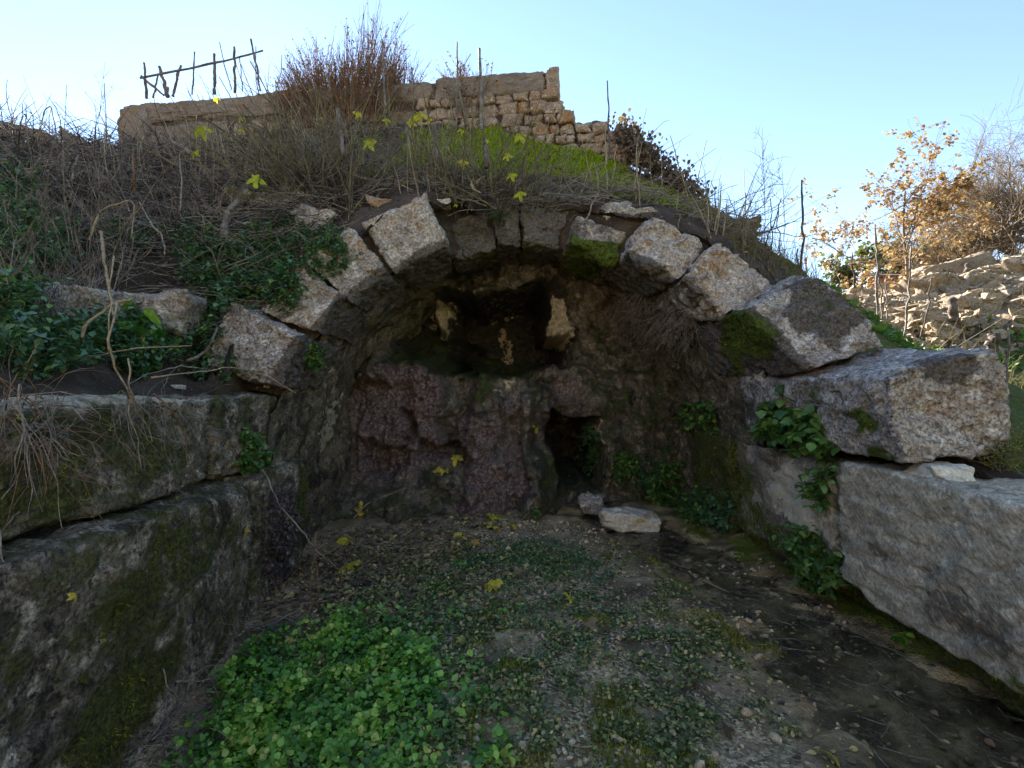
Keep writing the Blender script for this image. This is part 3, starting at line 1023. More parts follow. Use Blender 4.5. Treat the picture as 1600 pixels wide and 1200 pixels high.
purple = np.maximum.reduce([.72 * bm(548, 705, 572, 735), .62 * bm(715, 815, 640, 800), .60 * bm(858, 912, 585, 655), .5 * bm(820, 870, 640, 720), .45 * bm(556, 572, 500, 600), .4 * bm(655, 720, 560, 690)])
paleB = np.maximum.reduce([1.0 * bm(669, 692, 462, 518, 5), .62 * bm(630, 712, 462, 495, 6), 1.1 * bm(853, 893, 468, 526, 5), .55 * bm(772, 800, 480, 545, 6), .40 * bm(640, 655, 690, 750, 5),
                           .34 * bm(760, 812, 570, 680, 10), .40 * bm(745, 830, 445, 470, 8), .32 * bm(905, 925, 560, 640, 8), .55 * bm(942, 956, 660, 740, 5)])
mossB_ = np.maximum.reduce([.30 * bm(600, 830, 545, 580, 12), .36 * bm(735, 775, 565, 610, 10), .22 * bm(825, 840, 620, 660, 8), .22 * bm(500, 780, 760, 900, 20), .2 * bm(820, 900, 690, 800, 20),
                            .15 * bm(930, 1100, 480, 800, 20), .25 * bm(610, 705, 500, 560)]) - .35 * purple
cave_shade = np.maximum(.8 * bm(600, 893, 450, 568), .4 * bm(866, 944, 654, 775))  # shade of the caves and outlet put into the colour
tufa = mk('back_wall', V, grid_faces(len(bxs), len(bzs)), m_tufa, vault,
          attrs={'m_purple': purple, 'm_pale': paleB, 'm_moss': mossB_, 'm_dark': cave_shade}, origin=(X0, 7.4, 1.0), label='dripping tufa back wall with purple crust, dark caves and outlet')

# ------------------------------------------------------------------ ray helper: where a sight line meets what is built so far
_bv = []


def add_bvh(o):
    me = o.data
    n = len(me.vertices)
    co = np.empty(n * 3, np.float32)
    me.vertices.foreach_get('co', co)
    co = co.reshape(-1, 3) + np.array(o.matrix_basis.translation, np.float32)
    if o.parent:
        co = co + np.array(o.parent.location, np.float32)
    li = np.empty(len(me.loops), np.int32)
    me.loops.foreach_get('vertex_index', li)
    _bv.append(BVHTree.FromPolygons(co.tolist(), li.reshape(-1, 4).tolist()))


for o_ in list(COL.objects):
    if o_.type == 'MESH' and o_.name != 'stream_water':
        add_bvh(o_)


def hit(px, py, d=None):
    """first surface along a line of sight: point, normal"""
    o = Vector((0, 0, CAMZ))
    v = Vector(((px - 800) / F, 1, (600 - py) / F)).normalized()
    best = None
    for b in _bv:
        r = b.ray_cast(o, v)
        if r[0] is not None and (best is None or r[3] < best[3]):
            best = r
    if best is None:
        return np.array(P(px, py, d or 8)), np.array((0, -.5, .8))
    n = np.array(best[1])
    if np.dot(n, np.array(v)) > 0:
        n = -n
    return np.array(best[0]), n


# ------------------------------------------------------------------ retaining wall on the hill
W0, W1 = np.array((-7.6, 10.02)), np.array((.80, 8.95))
WL = np.linalg.norm(W1 - W0)
wd = (W1 - W0) / WL                    # along the wall, left to right
wnm = np.array((wd[1], -wd[0]))        # towards the camera
WTOP = 7.10
wall = thing('retaining_wall', 'ruined stone retaining wall with rendered top on the crest of the hill', 'stone wall', (-2, 9.3, 5.5))
wall['kind'] = 'thing'


def wpt(s, out, z):
    s, out, z = np.broadcast_arrays(*[np.asarray(a, float) for a in (s, out, z)])
    return np.stack([W0[0] + wd[0] * s + wnm[0] * out, W0[1] + wd[1] * s + wnm[1] * out, z], -1)


def wbox(s0, s1, o0, o1, z0, z1, n=20, rho=.05, amp=.02, fine=.006, seed=0, mat=None, name='core', parent=wall, at=None, lab=None):
    C = np.array([[[wpt(s, o, z) for z in (z0, z1)] for o in (o1, o0)] for s in (s0, s1)])
    V, Fq = block(C, n, rho, amp, fine, seed, .6)
    pr = {'label': lab} if lab else {}
    return mk(name, V, Fq, mat, parent, attrs=at, origin=C.reshape(-1, 3).mean(0), **pr)


wbox(0.0, WL, -.55, -.03, 4.6, WTOP - .02, 60, .02, .02, .01, 3, m_mort, 'mortar_core')
wbox(WL - .02, WL + .30, -.5, -.03, 4.6, 6.40, 16, .1, .02, .01, 4, m_mort, 'mortar_core')
wbox(WL + .28, WL + .78, -.5, -.03, 4.6, 6.18, 16, .1, .02, .01, 5, m_mort, 'mortar_core')
wbox(WL + .76, WL + 1.16, -.5, -.03, 4.4, 5.98, 16, .1, .02, .01, 6, m_mort, 'mortar_core')
wbox(WL - 2.2, WL - .22, -.52, .05, 6.70, WTOP, 50, .06, .022, .012, 7, m_plas, 'render_band', lab='smooth greyish render along the wall top')
wbox(WL - .20, WL + .02, -.55, .06, 6.70, WTOP + .02, 20, .05, .015, .006, 8, m_wall, 'corner_stone')
wbox(WL - 4.6, WL - 2.22, -.5, .02, 6.72, WTOP - .01, 40, .08, .03, .016, 9, m_plas, 'render_band')
wbox(-.02, WL - 4.62, -.52, .03, 6.66, WTOP - .03, 60, .08, .03, .016, 10, m_plas, 'render_band')
wbox(WL - 4.2, WL - 2.5, -.3, .0, 5.6, 6.62, 40, .08, .03, .015, 11, m_plas, 'render_patch', lab='bare patch of pinkish render')
wbox(.0, 2.2, -.4, .0, 5.6, 6.64, 40, .08, .03, .015, 12, m_plas, 'render_patch')
wbox(-.06, .6, -.6, .06, 5.2, WTOP - .12, 30, .12, .04, .02, 13, m_plas, 'wall_end', lab='weathered left end of the wall')

# eight shared boulder meshes for wall stones and rubble
def boulder_mesh(i, mat, n=9, rho=.35, amp=.14, fine=.03, flat=1.0, sm=True):
    g = np.random.default_rng(300 + i)
    C = bx(-.5, .5, -.5, .5, -.5 * flat, .5 * flat, 0) + g.normal(0, .09, (2, 2, 2, 3))
    V, Fq = block(C, n, rho, amp, fine, 300 + i, .7)
    o = mk('boulder', V, Fq, mat, smooth=sm)
    me = o.data
    bpy.data.objects.remove(o)
    return me


wall_meshes = [boulder_mesh(i, m_wall, 9, .22, .06, .02) for i in range(8)]


def wall_stone(s, z, w, h, out):
    me = wall_meshes[random.randrange(8)]
    o = bpy.data.objects.new('stone', me)
    COL.objects.link(o)
    o.parent = wall
    p = wpt(s, out, z)
    o.location = p - np.array(wall.location)
    o.rotation_euler = (random.uniform(-.05, .05), random.uniform(-.09, .09), math.atan2(wd[1], wd[0]) + random.choice((0, math.pi)))
    o.scale = (w * 1.0, .24, h * 1.02)


def zlim(s):
    return 6.70 if s < WL - .02 else 6.42 if s < WL + .28 else 6.22 if s < WL + .76 else 6.02 if s < WL + 1.16 else 5.7


s_at = WL - 2.9
z = 5.35
row = 0
while z < 6.68:
    h = random.uniform(.15, .24)
    s_ = WL - 2.5 + random.uniform(-.2, .1)
    while s_ < WL + 1.35:
        w = random.uniform(.16, .36) * (1.15 if h > .2 else .9)
        c = s_ + w / 2
        if z + h * .75 <= zlim(c) + .03 and not (WL - 2.55 > c):
            hh = min(h, zlim(c) - z + .02)
            wall_stone(c, z + hh / 2 + random.uniform(-.012, .012), w * .95, hh * .95, random.uniform(-.03, .015) - .02)
        s_ += w
    z += h
# courses glimpsed left of the bare render
for k in range(34):
    s_ = random.uniform(2.3, WL - 4.1)
    wall_stone(s_, random.uniform(5.9, 6.55), random.uniform(.2, .38), random.uniform(.14, .22), -.05)

# ------------------------------------------------------------------ rubble heap on the right, in the sun
rub_meshes = [boulder_mesh(20 + i, m_rubb, 7, .13, .16, .03, sm=False) for i in range(8)]
RG = np.random.default_rng(5)


def rubble(x, y, sx, sy, sz, rz=None, tilt=.38, up=.36, lab='pale yellow rubble stone in the sunlit heap behind the right blocks', grp='rubble stones of the sunlit heap', name='rubble_stone', me=None):
    o = bpy.data.objects.new(name, me or rub_meshes[RG.integers(8)])
    COL.objects.link(o)
    o.location = (x, y, float(hill(x, y)) + sz * up)
    o.rotation_euler = (RG.uniform(-tilt, tilt), RG.uniform(-tilt, tilt), RG.uniform(0, 6.28) if rz is None else rz)
    o.scale = (sx, sy, sz)
    return tag(o, lab, 'stone', grp)


cnt = 0
while cnt < 300:
    y = RG.uniform(8.4, 14.2)
    x = RG.uniform(.66, 1.04) * y
    pxs = 800 + x / y * F
    zt = float(hill(x, y, False))
    pys = 600 - (zt - CAMZ) / y * F
    if pys > 560 or (pys > 500 and RG.random() < .55) or (pxs < 1420 and pys > 470 and RG.random() < .6):
        continue
    s_ = RG.lognormal(-1.62, .45) * (y / 11)
    rubble(x, y, s_ * RG.uniform(1.0, 1.9), s_ * RG.uniform(.8, 1.2), s_ * RG.uniform(.5, .95))
    cnt += 1
# a long worn beam of stone along the top of the heap
C = np.array([[[(0, 0, 0)] * 2] * 2] * 2, float)
a_, b_ = P(1445, 428, 12.6), P(1556, 398, 12.9)
for i, p in enumerate((a_, b_)):
    for j, dy in enumerate((-.05, .9)):
        for k, dz_ in enumerate((-.5, .16)):
            C[i, j, k] = p + np.array((0, dy, dz_))
V, Fq = block(C, 30, .12, .05, .02, 401)
tag(mk('stone_beam', V, Fq, m_rubb, origin=C.reshape(-1, 3).mean(0)), 'long pale yellow worn stone slab lying along the top of the rubble heap', 'stone')

# ------------------------------------------------------------------ loose stones
def loose(px, py, wpx, hpx, dy, Y=None, mat=m_loose, seed=0, label='', rho=.18, amp=.10, tilt=0.0, lift=0.0, name='loose_stone', moss=0.0, group=None, n=20):
    if Y is None:
        p, nr = hit(px, py)
        Y = p[1] - .16 if wpx > 70 else p[1]
    w, h = wpx / F * Y, hpx / F * Y
    c = P(px, py, Y) + np.array((0, dy / 2, lift))
    g = np.random.default_rng(seed)
    C = bx(-w / 2, w / 2, -dy / 2, dy / 2, -h / 2, h / 2) + g.normal(0, .10, (2, 2, 2, 3)) * np.array((w, dy, h))
    ct, st_ = math.cos(tilt), math.sin(tilt)
    C = np.stack([C[..., 0] * ct - C[..., 2] * st_, C[..., 1], C[..., 0] * st_ + C[..., 2] * ct], -1) + c
    V, Fq = block(C, n, rho, amp * min(w, h), .012 * min(1, w * 2), 500 + seed, .6)
    o = mk(name, V, Fq, mat, origin=c, attrs={'m_moss': np.full(len(V), moss)})
    return tag(o, label, 'stone', group)


loose(990, 820, 88, 27, .32, 5.75, seed=1, label='flat pale angular rock with mossy underside lying in the stream', rho=.07, tilt=-.10, moss=.1)
loose(928, 790, 34, 28, .2, 6.35, mat=m_grey, seed=2, label='small rounded grey stone in the stream behind the pale rock', rho=.32)
loose(1490, 741, 70, 22, .22, 2.95, seed=3, label='small flat ochre stone lying on top of the long tooled block', rho=.06)
loose(240, 490, 84, 62, .5, None, mat=m_vous, seed=4, label='rough ochre rock among the nettles on the left bank')
loose(98, 472, 115, 66, .5, None, mat=m_grey, seed=5, label='pale pinkish block half hidden behind dead stems on the left bank')
loose(478, 347, 62, 44, .4, 5.95, mat=m_vous, seed=6, label='ochre rock above the ivy on the left shoulder of the arch', tilt=-.3)
loose(425, 372, 80, 26, .3, 5.9, mat=m_wall, seed=7, label='flat orange rock above the nettle mat on the left bank', tilt=-.25)
loose(418, 325, 120, 60, .6, 6.3, mat=m_wet, seed=8, label='large dark mossy boulder under the left fig shrub', rho=.3)
loose(967, 336, 52, 40, .35, 6.05, mat=m_vous, seed=9, label='grey rounded rock behind the mossy arch stone', rho=.3, moss=.2)
loose(1008, 332, 52, 22, .35, 6.1, mat=m_vous, seed=10, label='flat mossy rock with ochre end behind the crumpled arch stone', moss=.35)
loose(260, 298, 26, 20, .2, None, seed=11, label='small pale stone in the dark brushwood on the left slope')
loose(292, 295, 26, 14, .15, None, seed=12, label='small flat pale stone beside a dead stem on the left slope')
loose(268, 256, 44, 11, .3, None, seed=13, label='flat pale slab near the crest of the left slope')
loose(122, 233, 60, 34, .5, 8.2, mat=m_plas, seed=14, label='sloping grey slab on the skyline left of the retaining wall', tilt=-.45)
loose(22, 210, 80, 34, .5, 7.2, mat=m_plas, seed=15, label='grey slab at the left edge of the skyline', tilt=-.3)
loose(182, 243, 40, 14, .3, 9.2, mat=m_plas, seed=16, label='low grey stone at the foot of the wall end')
loose(597, 318, 40, 22, .25, 6.1, mat=m_wall, seed=17, label='small orange stone behind the tallest pale arch stone')
loose(412, 602, 20, 12, .08, None, seed=18, label='little pale stone on the edge of the upper left course')
loose(270, 605, 22, 8, .08, None, seed=19, label='flat pale chip on the ledge of the upper left course')
loose(1046, 1120, 16, 12, .03, None, seed=20, label='small white pebble on the wet ground at right', n=8)
loose(1042, 1066, 20, 16, .04, None, mat=m_wall, seed=21, label='small orange pebble on the mossy ground', n=8)
loose(1145, 352, 90, 48, .5, 6.9, mat=m_wet, seed=22, label='dark mossy boulder on the right ridge among dry stalks', rho=.35)

# ------------------------------------------------------------------ plants: generators
OV, OVW, SL = ovate(), ovate(.46, 3, .12, .2), simple_leaf()
FIGS = [lobed(i) for i in range(4)]


def unit(v):
    v = np.asarray(v, float)
    return v / np.maximum(np.linalg.norm(v, axis=-1, keepdims=True), 1e-9)


def leaf_sprays(bases, dirs, length, nodes=5, per=2, ls=.06, tpl=OV, seed=0, wob=.12, grav=.03, pitch=(-.2, .7), r=.003, start=.25):
    """upright or trailing stems with leaves at their nodes -> (stem mesh), (leaf mesh + rnd)"""
    g = np.random.default_rng(seed)
    pts = grow(bases, dirs, length, nodes + 2, wob, grav, seed)
    m = len(pts)
    rad = np.linspace(r, r * .4, nodes + 2)[None] * g.uniform(.7, 1.3, (m, 1))
    sv = tubes(pts, rad, 3)
    i0 = max(1, int(round(start * nodes)))
    P_, yaw = [], []
    for k in range(i0, nodes + 2):
        ph = g.uniform(0, 6.28, m)
        for q in range(per):
            P_.append(pts[:, k])
            yaw.append(ph + q * 2 * math.pi / per + g.normal(0, .3, m))
    P_, yaw = np.concatenate(P_), np.concatenate(yaw)
    n = len(P_)
    sz = ls * g.uniform(.55, 1.25, n)
    W, Fo, rnd = scatter(tpl, P_, yaw, g.uniform(*pitch, n), g.normal(0, .35, n), sz)
    return sv, (W, Fo, rnd)


def px_region(polys, n, seed=0):
    """surface points seen inside a set of pixel ellipses (cx,cy,rx,ry,weight)"""
    g = np.random.default_rng(seed)
    w = np.array([p[2] * p[3] * (p[4] if len(p) > 4 else 1) for p in polys], float)
    idx = g.choice(len(polys), n, p=w / w.sum())
    P_, N_ = [], []
    for i in idx:
        cx, cy, rx, ry = polys[i][:4]
        a, rr = g.uniform(0, 6.28), math.sqrt(g.uniform(0, 1))
        p, nn = hit(cx + rx * rr * math.cos(a), cy + ry * rr * math.sin(a))
        P_.append(p)
        N_.append(nn)
    return np.array(P_), np.array(N_)


def plant(name, label, cat, ells, stems, mat, smat=None, group=None, length=.2, nodes=5, per=2, ls=.06, tpl=OV, seed=0, up=.7, out=.6, wob=.14, grav=.03,
          pitch=(-.2, .7), r=.003, spread=.35, start=.25, maxy=None):
    b, n = px_region(ells, stems, seed)
    if maxy is not None:
        k = b[:, 1] < maxy
        if k.sum() > 2:
            b, n = b[k], n[k]
    g = np.random.default_rng(seed + 1)
    d = n * out + np.array((0, 0, up)) + g.normal(0, spread, b.shape)
    c = b.mean(0)
    t = thing(name, label, cat, c, group)
    sv, (W, Fo, rnd) = leaf_sprays(b - n * .01, d, length * g.uniform(.5, 1.3, len(b)), nodes, per, ls, tpl, seed + 2, wob, grav, pitch, r, start)
    mk('foliage', W, Fo, mat, t, attrs={'rnd': rnd}, origin=c)
    mk('stems', sv[0], sv[1], smat or m_grn, t, origin=c)
    return t


def poly_tube(name, pts, r0, r1, mat, label=None, cat=None, group=None, parent=None, seed=0, n=14, wob=.01, sides=5):
    """one cane or twig through the given points"""
    pts = np.asarray(pts, float)
    t = np.linspace(0, len(pts) - 1, n)
    i = np.clip(t.astype(int), 0, len(pts) - 2)
    f_ = (t - i)[:, None]
    # Catmull-Rom
    pad = np.concatenate([[2 * pts[0] - pts[1]], pts, [2 * pts[-1] - pts[-2]]])
    p0, p1, p2, p3 = pad[i], pad[i + 1], pad[i + 2], pad[i + 3]
    q = .5 * (2 * p1 + (p2 - p0) * f_ + (2 * p0 - 5 * p1 + 4 * p2 - p3) * f_ ** 2 + (3 * p1 - p0 - 3 * p2 + p3) * f_ ** 3)
    q = q + wob * fbm3(q, 7, 2, seed + 900) * np.sin(np.linspace(0, math.pi, n))[:, None]
    rad = np.linspace(r0, r1, n) * (1 + .12 * np.random.default_rng(seed).normal(size=n))
    V, Fq = tubes(q[None], rad[None], sides)
    # closed ends
    m_ = len(V)
    V = np.concatenate([V, [q[0], q[-1]]])
    cap = [(m_, (k + 1) % sides, k, m_) for k in range(sides)] + [(m_ + 1, m_ - sides + k, m_ - sides + (k + 1) % sides, m_ + 1) for k in range(sides)]
    tri = np.concatenate([Fq[:, [0, 1, 2]], Fq[:, [0, 2, 3]], np.array([c[:3] for c in cap])])
    o = mk(name, V, tri, mat, parent, origin=pts[0])
    if label:
        tag(o, label, cat, group)
    return o


def fig_leaf(pos, xdir, nrm, size, mat, parent=None, label=None, group=None, k=0, stalk=True, name='fig_leaf'):
    V, Fq = FIGS[k % 4]
    x = unit(xdir)
    z = np.asarray(nrm, float) - x * np.dot(nrm, x)
    z = unit(z)
    y = np.cross(z, x)
    W = V @ np.stack([x, y, z]) * size + pos
    rnd = np.full(len(W), random.random())
    o = mk(name, W, Fq, mat, parent, attrs={'rnd': rnd}, origin=pos)
    if label:
        tag(o, label, 'leaf', group)
    return o


# ------------------------------------------------------------------ fig shrubs on the brow
def fig_shrub(px, py, Y, n, label, seed, fan, lens, leaves, stubs, dark):
    g = np.random.default_rng(seed)
    b0 = P(px, py, Y)
    t = thing('fig_shrub', label, 'shrub', b0)
    b = b0 + g.normal(0, 1, (n, 3)) * np.array((.42, .22, .06))
    b[:, 2] = hill(b[:, 0], b[:, 1]) - .03
    an = g.normal(fan[0], fan[1], n)
    d = np.stack([np.sin(an), g.normal(-.25, .35, n), np.cos(an)], -1)
    L = g.uniform(*lens, n)
    pts = grow(b, d, L, 9, .15, -.05, seed)
    rad = np.linspace(1, .55, 9)[None] * g.uniform(.005, .0105, (n, 1))
    V1 = tubes(pts, rad, 5)
    # side shoots
    m = n * 4
    i = g.integers(0, n, m)
    k = g.integers(2, 7, m)
    sb = pts[i, k]
    sd = unit(pts[i, k + 1] - pts[i, k]) + g.normal(0, .55, (m, 3))
    sp = grow(sb, sd, g.uniform(.12, .45, m), 6, .12, -.08, seed + 1)
    V2 = tubes(sp, np.linspace(1, .5, 6)[None] * g.uniform(.0025, .005, (m, 1)), 4)
    V, Fq = join([V1, V2])
    mk('stems', V, Fq, m_grn, t, origin=b0)
    # dark tangle of dead shoots and roots at the foot
    q = dark
    bb = b0 + g.normal(0, 1, (q, 3)) * np.array((.34, .22, .05))
    bb[:, 2] = hill(bb[:, 0], bb[:, 1]) + g.uniform(-.05, .22, q)
    dd = np.stack([g.normal(0, .9, q), g.normal(-.35, .5, q), g.normal(.15, .75, q)], -1)
    tp = grow(bb, dd, g.uniform(.15, .6, q), 6, .22, .05, seed + 2)
    V, Fq = tubes(tp, np.linspace(1, .4, 6)[None] * g.uniform(.003, .009, (q, 1)), 4)
    mk('dead_shoots', V, Fq, m_twigd, t, origin=b0)
    for j, (x0, y0, x1, y1, w) in enumerate(stubs):
        a, e = P(x0, y0, Y - .12), P(x1, y1, Y - .05)
        poly_tube('stub', [a, (a + e) / 2 + np.array((.01, 0, 0)), e], w / F * Y, w * .75 / F * Y, m_log, parent=t, seed=seed + j, sides=7)
    for j, (lx, ly, sz, yy, ang) in enumerate(leaves):
        p = P(lx, ly - sz * .5, yy)
        xd = np.array((math.sin(ang), -.25, -math.cos(ang)))
        o = fig_leaf(p, xd, np.array((random.uniform(-.4, .4), -1, random.uniform(.0, .5))), sz * .8 / F * yy, m_fig, t, k=j, name='leaf')
        q_ = [p, p + np.array((-xd[0] * .04, .03, .05)), p + np.array((-xd[0] * .05, .10, .07))]
        poly_tube('petiole', q_, .0022, .003, m_grn, parent=o, n=6, wob=0, sides=4).location = (0, 0, 0)
    return t


fig_shrub(505, 300, 6.75, 150, 'sprawling fig shrub with many greenish shoots on the brow left of centre', 41, (-.22, .60), (.6, 1.85),
          [(315, 212, 32, 6.0, .3), (399, 288, 30, 5.6, .1), (572, 232, 27, 6.2, .6), (562, 183, 18, 6.6, -.4), (338, 158, 13, 6.8, .2), (374, 190, 14, 6.6, .9), (300, 248, 18, 6.2, 1.2), (605, 192, 15, 6.5, 0), (377, 206, 10, 6.5, 0), (500, 186, 8, 6.6, 0)],
          [(425, 262, 405, 210, 4), (536, 245, 527, 170, 4), (518, 255, 514, 230, 4), (300, 240, 270, 222, 4), (508, 252, 490, 215, 2.5)], 420)
fig_shrub(762, 318, 6.55, 110, 'upright fig shrub rooted on the crown stones of the arch', 51, (.03, .55), (.5, 1.45),
          [(655, 188, 27, 6.4, .1), (643, 196, 20, 6.3, -.2), (720, 208, 14, 6.2, .2), (723, 258, 20, 6.0, .1), (808, 220, 24, 6.2, .7), (792, 248, 18, 6.1, .1), (797, 280, 20, 5.9, .4), (811, 309, 22, 5.8, .2), (762, 222, 9, 6.2, 0), (711, 323, 9, 6.0, .5), (668, 192, 14, 6.4, .5)],
          [(683, 262, 678, 195, 4.5), (676, 250, 682, 205, 3), (640, 235, 632, 188, 3.2), (760, 262, 757, 215, 5), (808, 290, 820, 262, 3)], 420)
# bare branch fork on the second shrub
fk = thing('broken_branch', 'pale broken forked twig caught in the upright fig shrub', 'branch', P(735, 288, 5.95))
poly_tube('twig', [P(735, 288, 5.95), P(742, 296, 5.93), P(752, 302, 5.9)], .012, .008, m_twigp, parent=fk)
poly_tube('twig', [P(741, 294, 5.93), P(737, 284, 5.92), P(741, 279, 5.9)], .009, .006, m_twigp, parent=fk)
poly_tube('twig', [P(744, 287, 5.93), P(750, 280, 5.92), P(758, 275, 5.9)], .008, .004, m_twigp, parent=fk)

# ------------------------------------------------------------------ brush growing on top of the wall
def brush(s0, s1, n, h, label, seed, lean=.0, fine=3, leafn=0):
    g = np.random.default_rng(seed)
    s_ = g.uniform(s0, s1, n)
    k = 1 - ((s_ - (s0 + s1) / 2) / ((s1 - s0) / 2)) ** 2
    fr = g.random(n) < .35
    b = wpt(s_, np.where(fr, .1, -g.uniform(.0, .5, n)), np.where(fr, WTOP - .75, WTOP - .25))
    an = (s_ - (s0 + s1) / 2) / (s1 - s0) * .9 + g.normal(lean, .14, n)
    d = np.stack([np.sin(an), g.normal(0, .14, n), np.cos(an)], -1)
    lump = .75 + .45 * np.sin(s_ * 5.3 + seed) * np.sin(s_ * 2.1 + 1)
    L = h * (.55 + .45 * k ** .5) * lump * g.uniform(.35, 1.25, n) + .25
    pts = grow(b, d, L, 8, .06, 0, seed)
    V1 = tubes(pts, np.linspace(1, .35, 8)[None] * g.uniform(.004, .010, (n, 1)), 3)
    m = n * fine
    i, q = g.integers(0, n, m), g.integers(2, 7, m)
    sp = grow(pts[i, q], unit(pts[i, q + 1] - pts[i, q]) + g.normal(0, .35, (m, 3)), g.uniform(.08, .34, m), 5, .10, -.03, seed + 1)
    V2 = tubes(sp, np.linspace(1, .5, 5)[None] * g.uniform(.0028, .005, (m, 1)), 3)
    c = b.mean(0)
    t = thing('dry_brush', label, 'shrub', c)
    V, Fq = join([V1, V2])
    mk('twigs', V, Fq, m_red, t, origin=c)
    if leafn:
        i, q = g.integers(0, m, leafn), g.integers(1, 5, leafn)
        W, Fo, rnd = scatter(OV, sp[i, q], g.uniform(0, 6.28, leafn), g.uniform(-.5, 1.3, leafn), g.normal(0, .6, leafn), g.uniform(.022, .05, leafn))
        mk('withered_leaves', W, Fo, m_ivyd, t, attrs={'rnd': rnd}, origin=c)
    return t


def s_at_px(px):
    # station along the wall seen at this column
    k = (px - 800) / F
    return (k * W0[1] - W0[0]) / (wd[0] - k * wd[1])


brush(s_at_px(455), s_at_px(602), 700, 1.25, 'dense reddish brown dry brush on top of the wall beside the sun', 61, 0, 5, 2600)
brush(s_at_px(590), s_at_px(634), 60, .95, 'thin outlying sprays of dry brush at the right of the big brush', 62, .12, 4, 160)
brush(s_at_px(702), s_at_px(752), 50, .72, 'small russet dry bush alone on the wall top', 63, -.05, 4, 420)
brush(s_at_px(300), s_at_px(440), 45, .35, 'sparse low dry weeds on the wall top behind the pole fence', 64, 0, 2)
for i, (a, b, w, lab) in enumerate(((( 752, 222), (749, 76), 3.6, 'thick grey dead stump stem standing before the wall'), ((712, 215), (714, 66), 2.0, 'slim dead stem before the wall below the russet bush'),
                                    ((602, 205), (597, 62), 2.0, 'slim dark dead stem rising before the wall below the big brush'), ((728, 196), (717, 142), 3.0, 'short leaning dead stub at the wall foot'))):
    poly_tube('standing_deadwood', [P(*a, 8.75), P((a[0] + b[0]) / 2 + 1, (a[1] + b[1]) / 2, 8.8), P(*b, 8.85)], w / F * 8.8, w * .7 / F * 8.8, m_log, lab, 'deadwood', 'dead stems before the wall', seed=i)

# ------------------------------------------------------------------ pole fence on the wall
fence = thing('pole_fence', 'rickety fence of dark crooked poles with one rail on the wall top at left', 'fence', P(300, 146, 9.8))
for j, (x0, y0, x1, y1, w) in enumerate(((229, 154, 225, 98, 2.6), (262, 152, 249, 104, 3.4), (239, 153, 247, 116, 1.8), (270, 151, 283, 102, 2.6), (260, 150, 262, 136, 3.2),
                                         (300, 148, 304, 81, 1.5), (335, 147, 335, 84, 2.8), (367, 145, 366, 73, 2.6), (407, 142, 392, 61, 2.0), (379, 143, 374, 88, 1.0), (362, 140, 343, 66, 1.0))):
    Yp = 9.95 - (x0 - 220) * .0013
    poly_tube('pole' if j < 9 else 'thin_shoot', [P(x0, y0, Yp), P((x0 + x1) / 2 + random.uniform(-1, 1), (y0 + y1) / 2, Yp), P(x1, y1, Yp)], w * .8 / F * Yp, w * .65 / F * Yp, m_post, parent=fence, seed=j, sides=6, wob=.02)
poly_tube('rail', [P(219, 122, 9.9), P(300, 106, 9.82), P(360, 93, 9.74), P(411, 79, 9.68)], .020, .017, m_post, parent=fence, sides=6)
poly_tube('brace', [P(221, 119, 9.88), P(238, 134, 9.88), P(256, 149, 9.9)], .026, .022, m_post, parent=fence, sides=6)

# ------------------------------------------------------------------ brushwood tangle over the left slope
g = np.random.default_rng(71)
n = 2600
bxx = np.concatenate([g.uniform(-8.6, -2.2, 9500), g.uniform(-2.6, 3.2, 1700)])
byy = np.concatenate([g.uniform(4.2, 9.6, 9500), g.uniform(6.2, 8.4, 1700)])
keep = (byy > yext(bxx) + .05) & ~((byy < 5.0) & (bxx > -3.0)) & (byy < 10 + bxx * -.13 - .3) & ~((bxx > -2.6) & (byy > 7.2) & (g.random(len(bxx)) < .97))
bxx, byy = bxx[keep], byy[keep]
n = len(bxx)
b = np.stack([bxx, byy, hill(bxx, byy) + g.uniform(-.02, .22, n)], -1)
a = g.uniform(0, 6.28, n)
d = np.stack([np.cos(a), np.sin(a) * .6, g.normal(.02, .30, n)], -1)
L = g.uniform(.25, 1.0, n)
pts = grow(b, d, L, 7, .13, .03, 72)
V, Fq = tubes(pts, np.linspace(1, .4, 7)[None] * g.uniform(.003, .0085, (n, 1)), 4)
h_ = n // 2
nv = 7 * 4
tag(mk('brushwood', V[:h_ * nv], Fq[:h_ * 6 * 4], m_twigd), 'tangle of dark dead twigs covering the slope above the arch', 'brushwood', kind='stuff')
tag(mk('brushwood', V[h_ * nv:], Fq[h_ * 6 * 4:] - h_ * nv, m_twig), 'greyish dead twigs strewn over the slope above the arch', 'brushwood', kind='stuff')
# leaf litter between the twigs
n = 5200
x, y = g.uniform(-7.5, 3.6, n), g.uniform(4.7, 9.4, n)
k = (y > yext(x) + .02)
x, y = x[k], y[k]
n = len(x)
W, Fo, rnd = scatter(OV, np.stack([x, y, hill(x, y) + .015], -1), g.uniform(0, 6.28, n), g.normal(0, .35, n), g.normal(0, .35, n), g.uniform(.03, .075, n))
tag(mk('leaf_litter', W, Fo, m_lit, attrs={'rnd': rnd * .85}), 'dead brown leaves littering the hillside', 'leaf litter', kind='stuff')

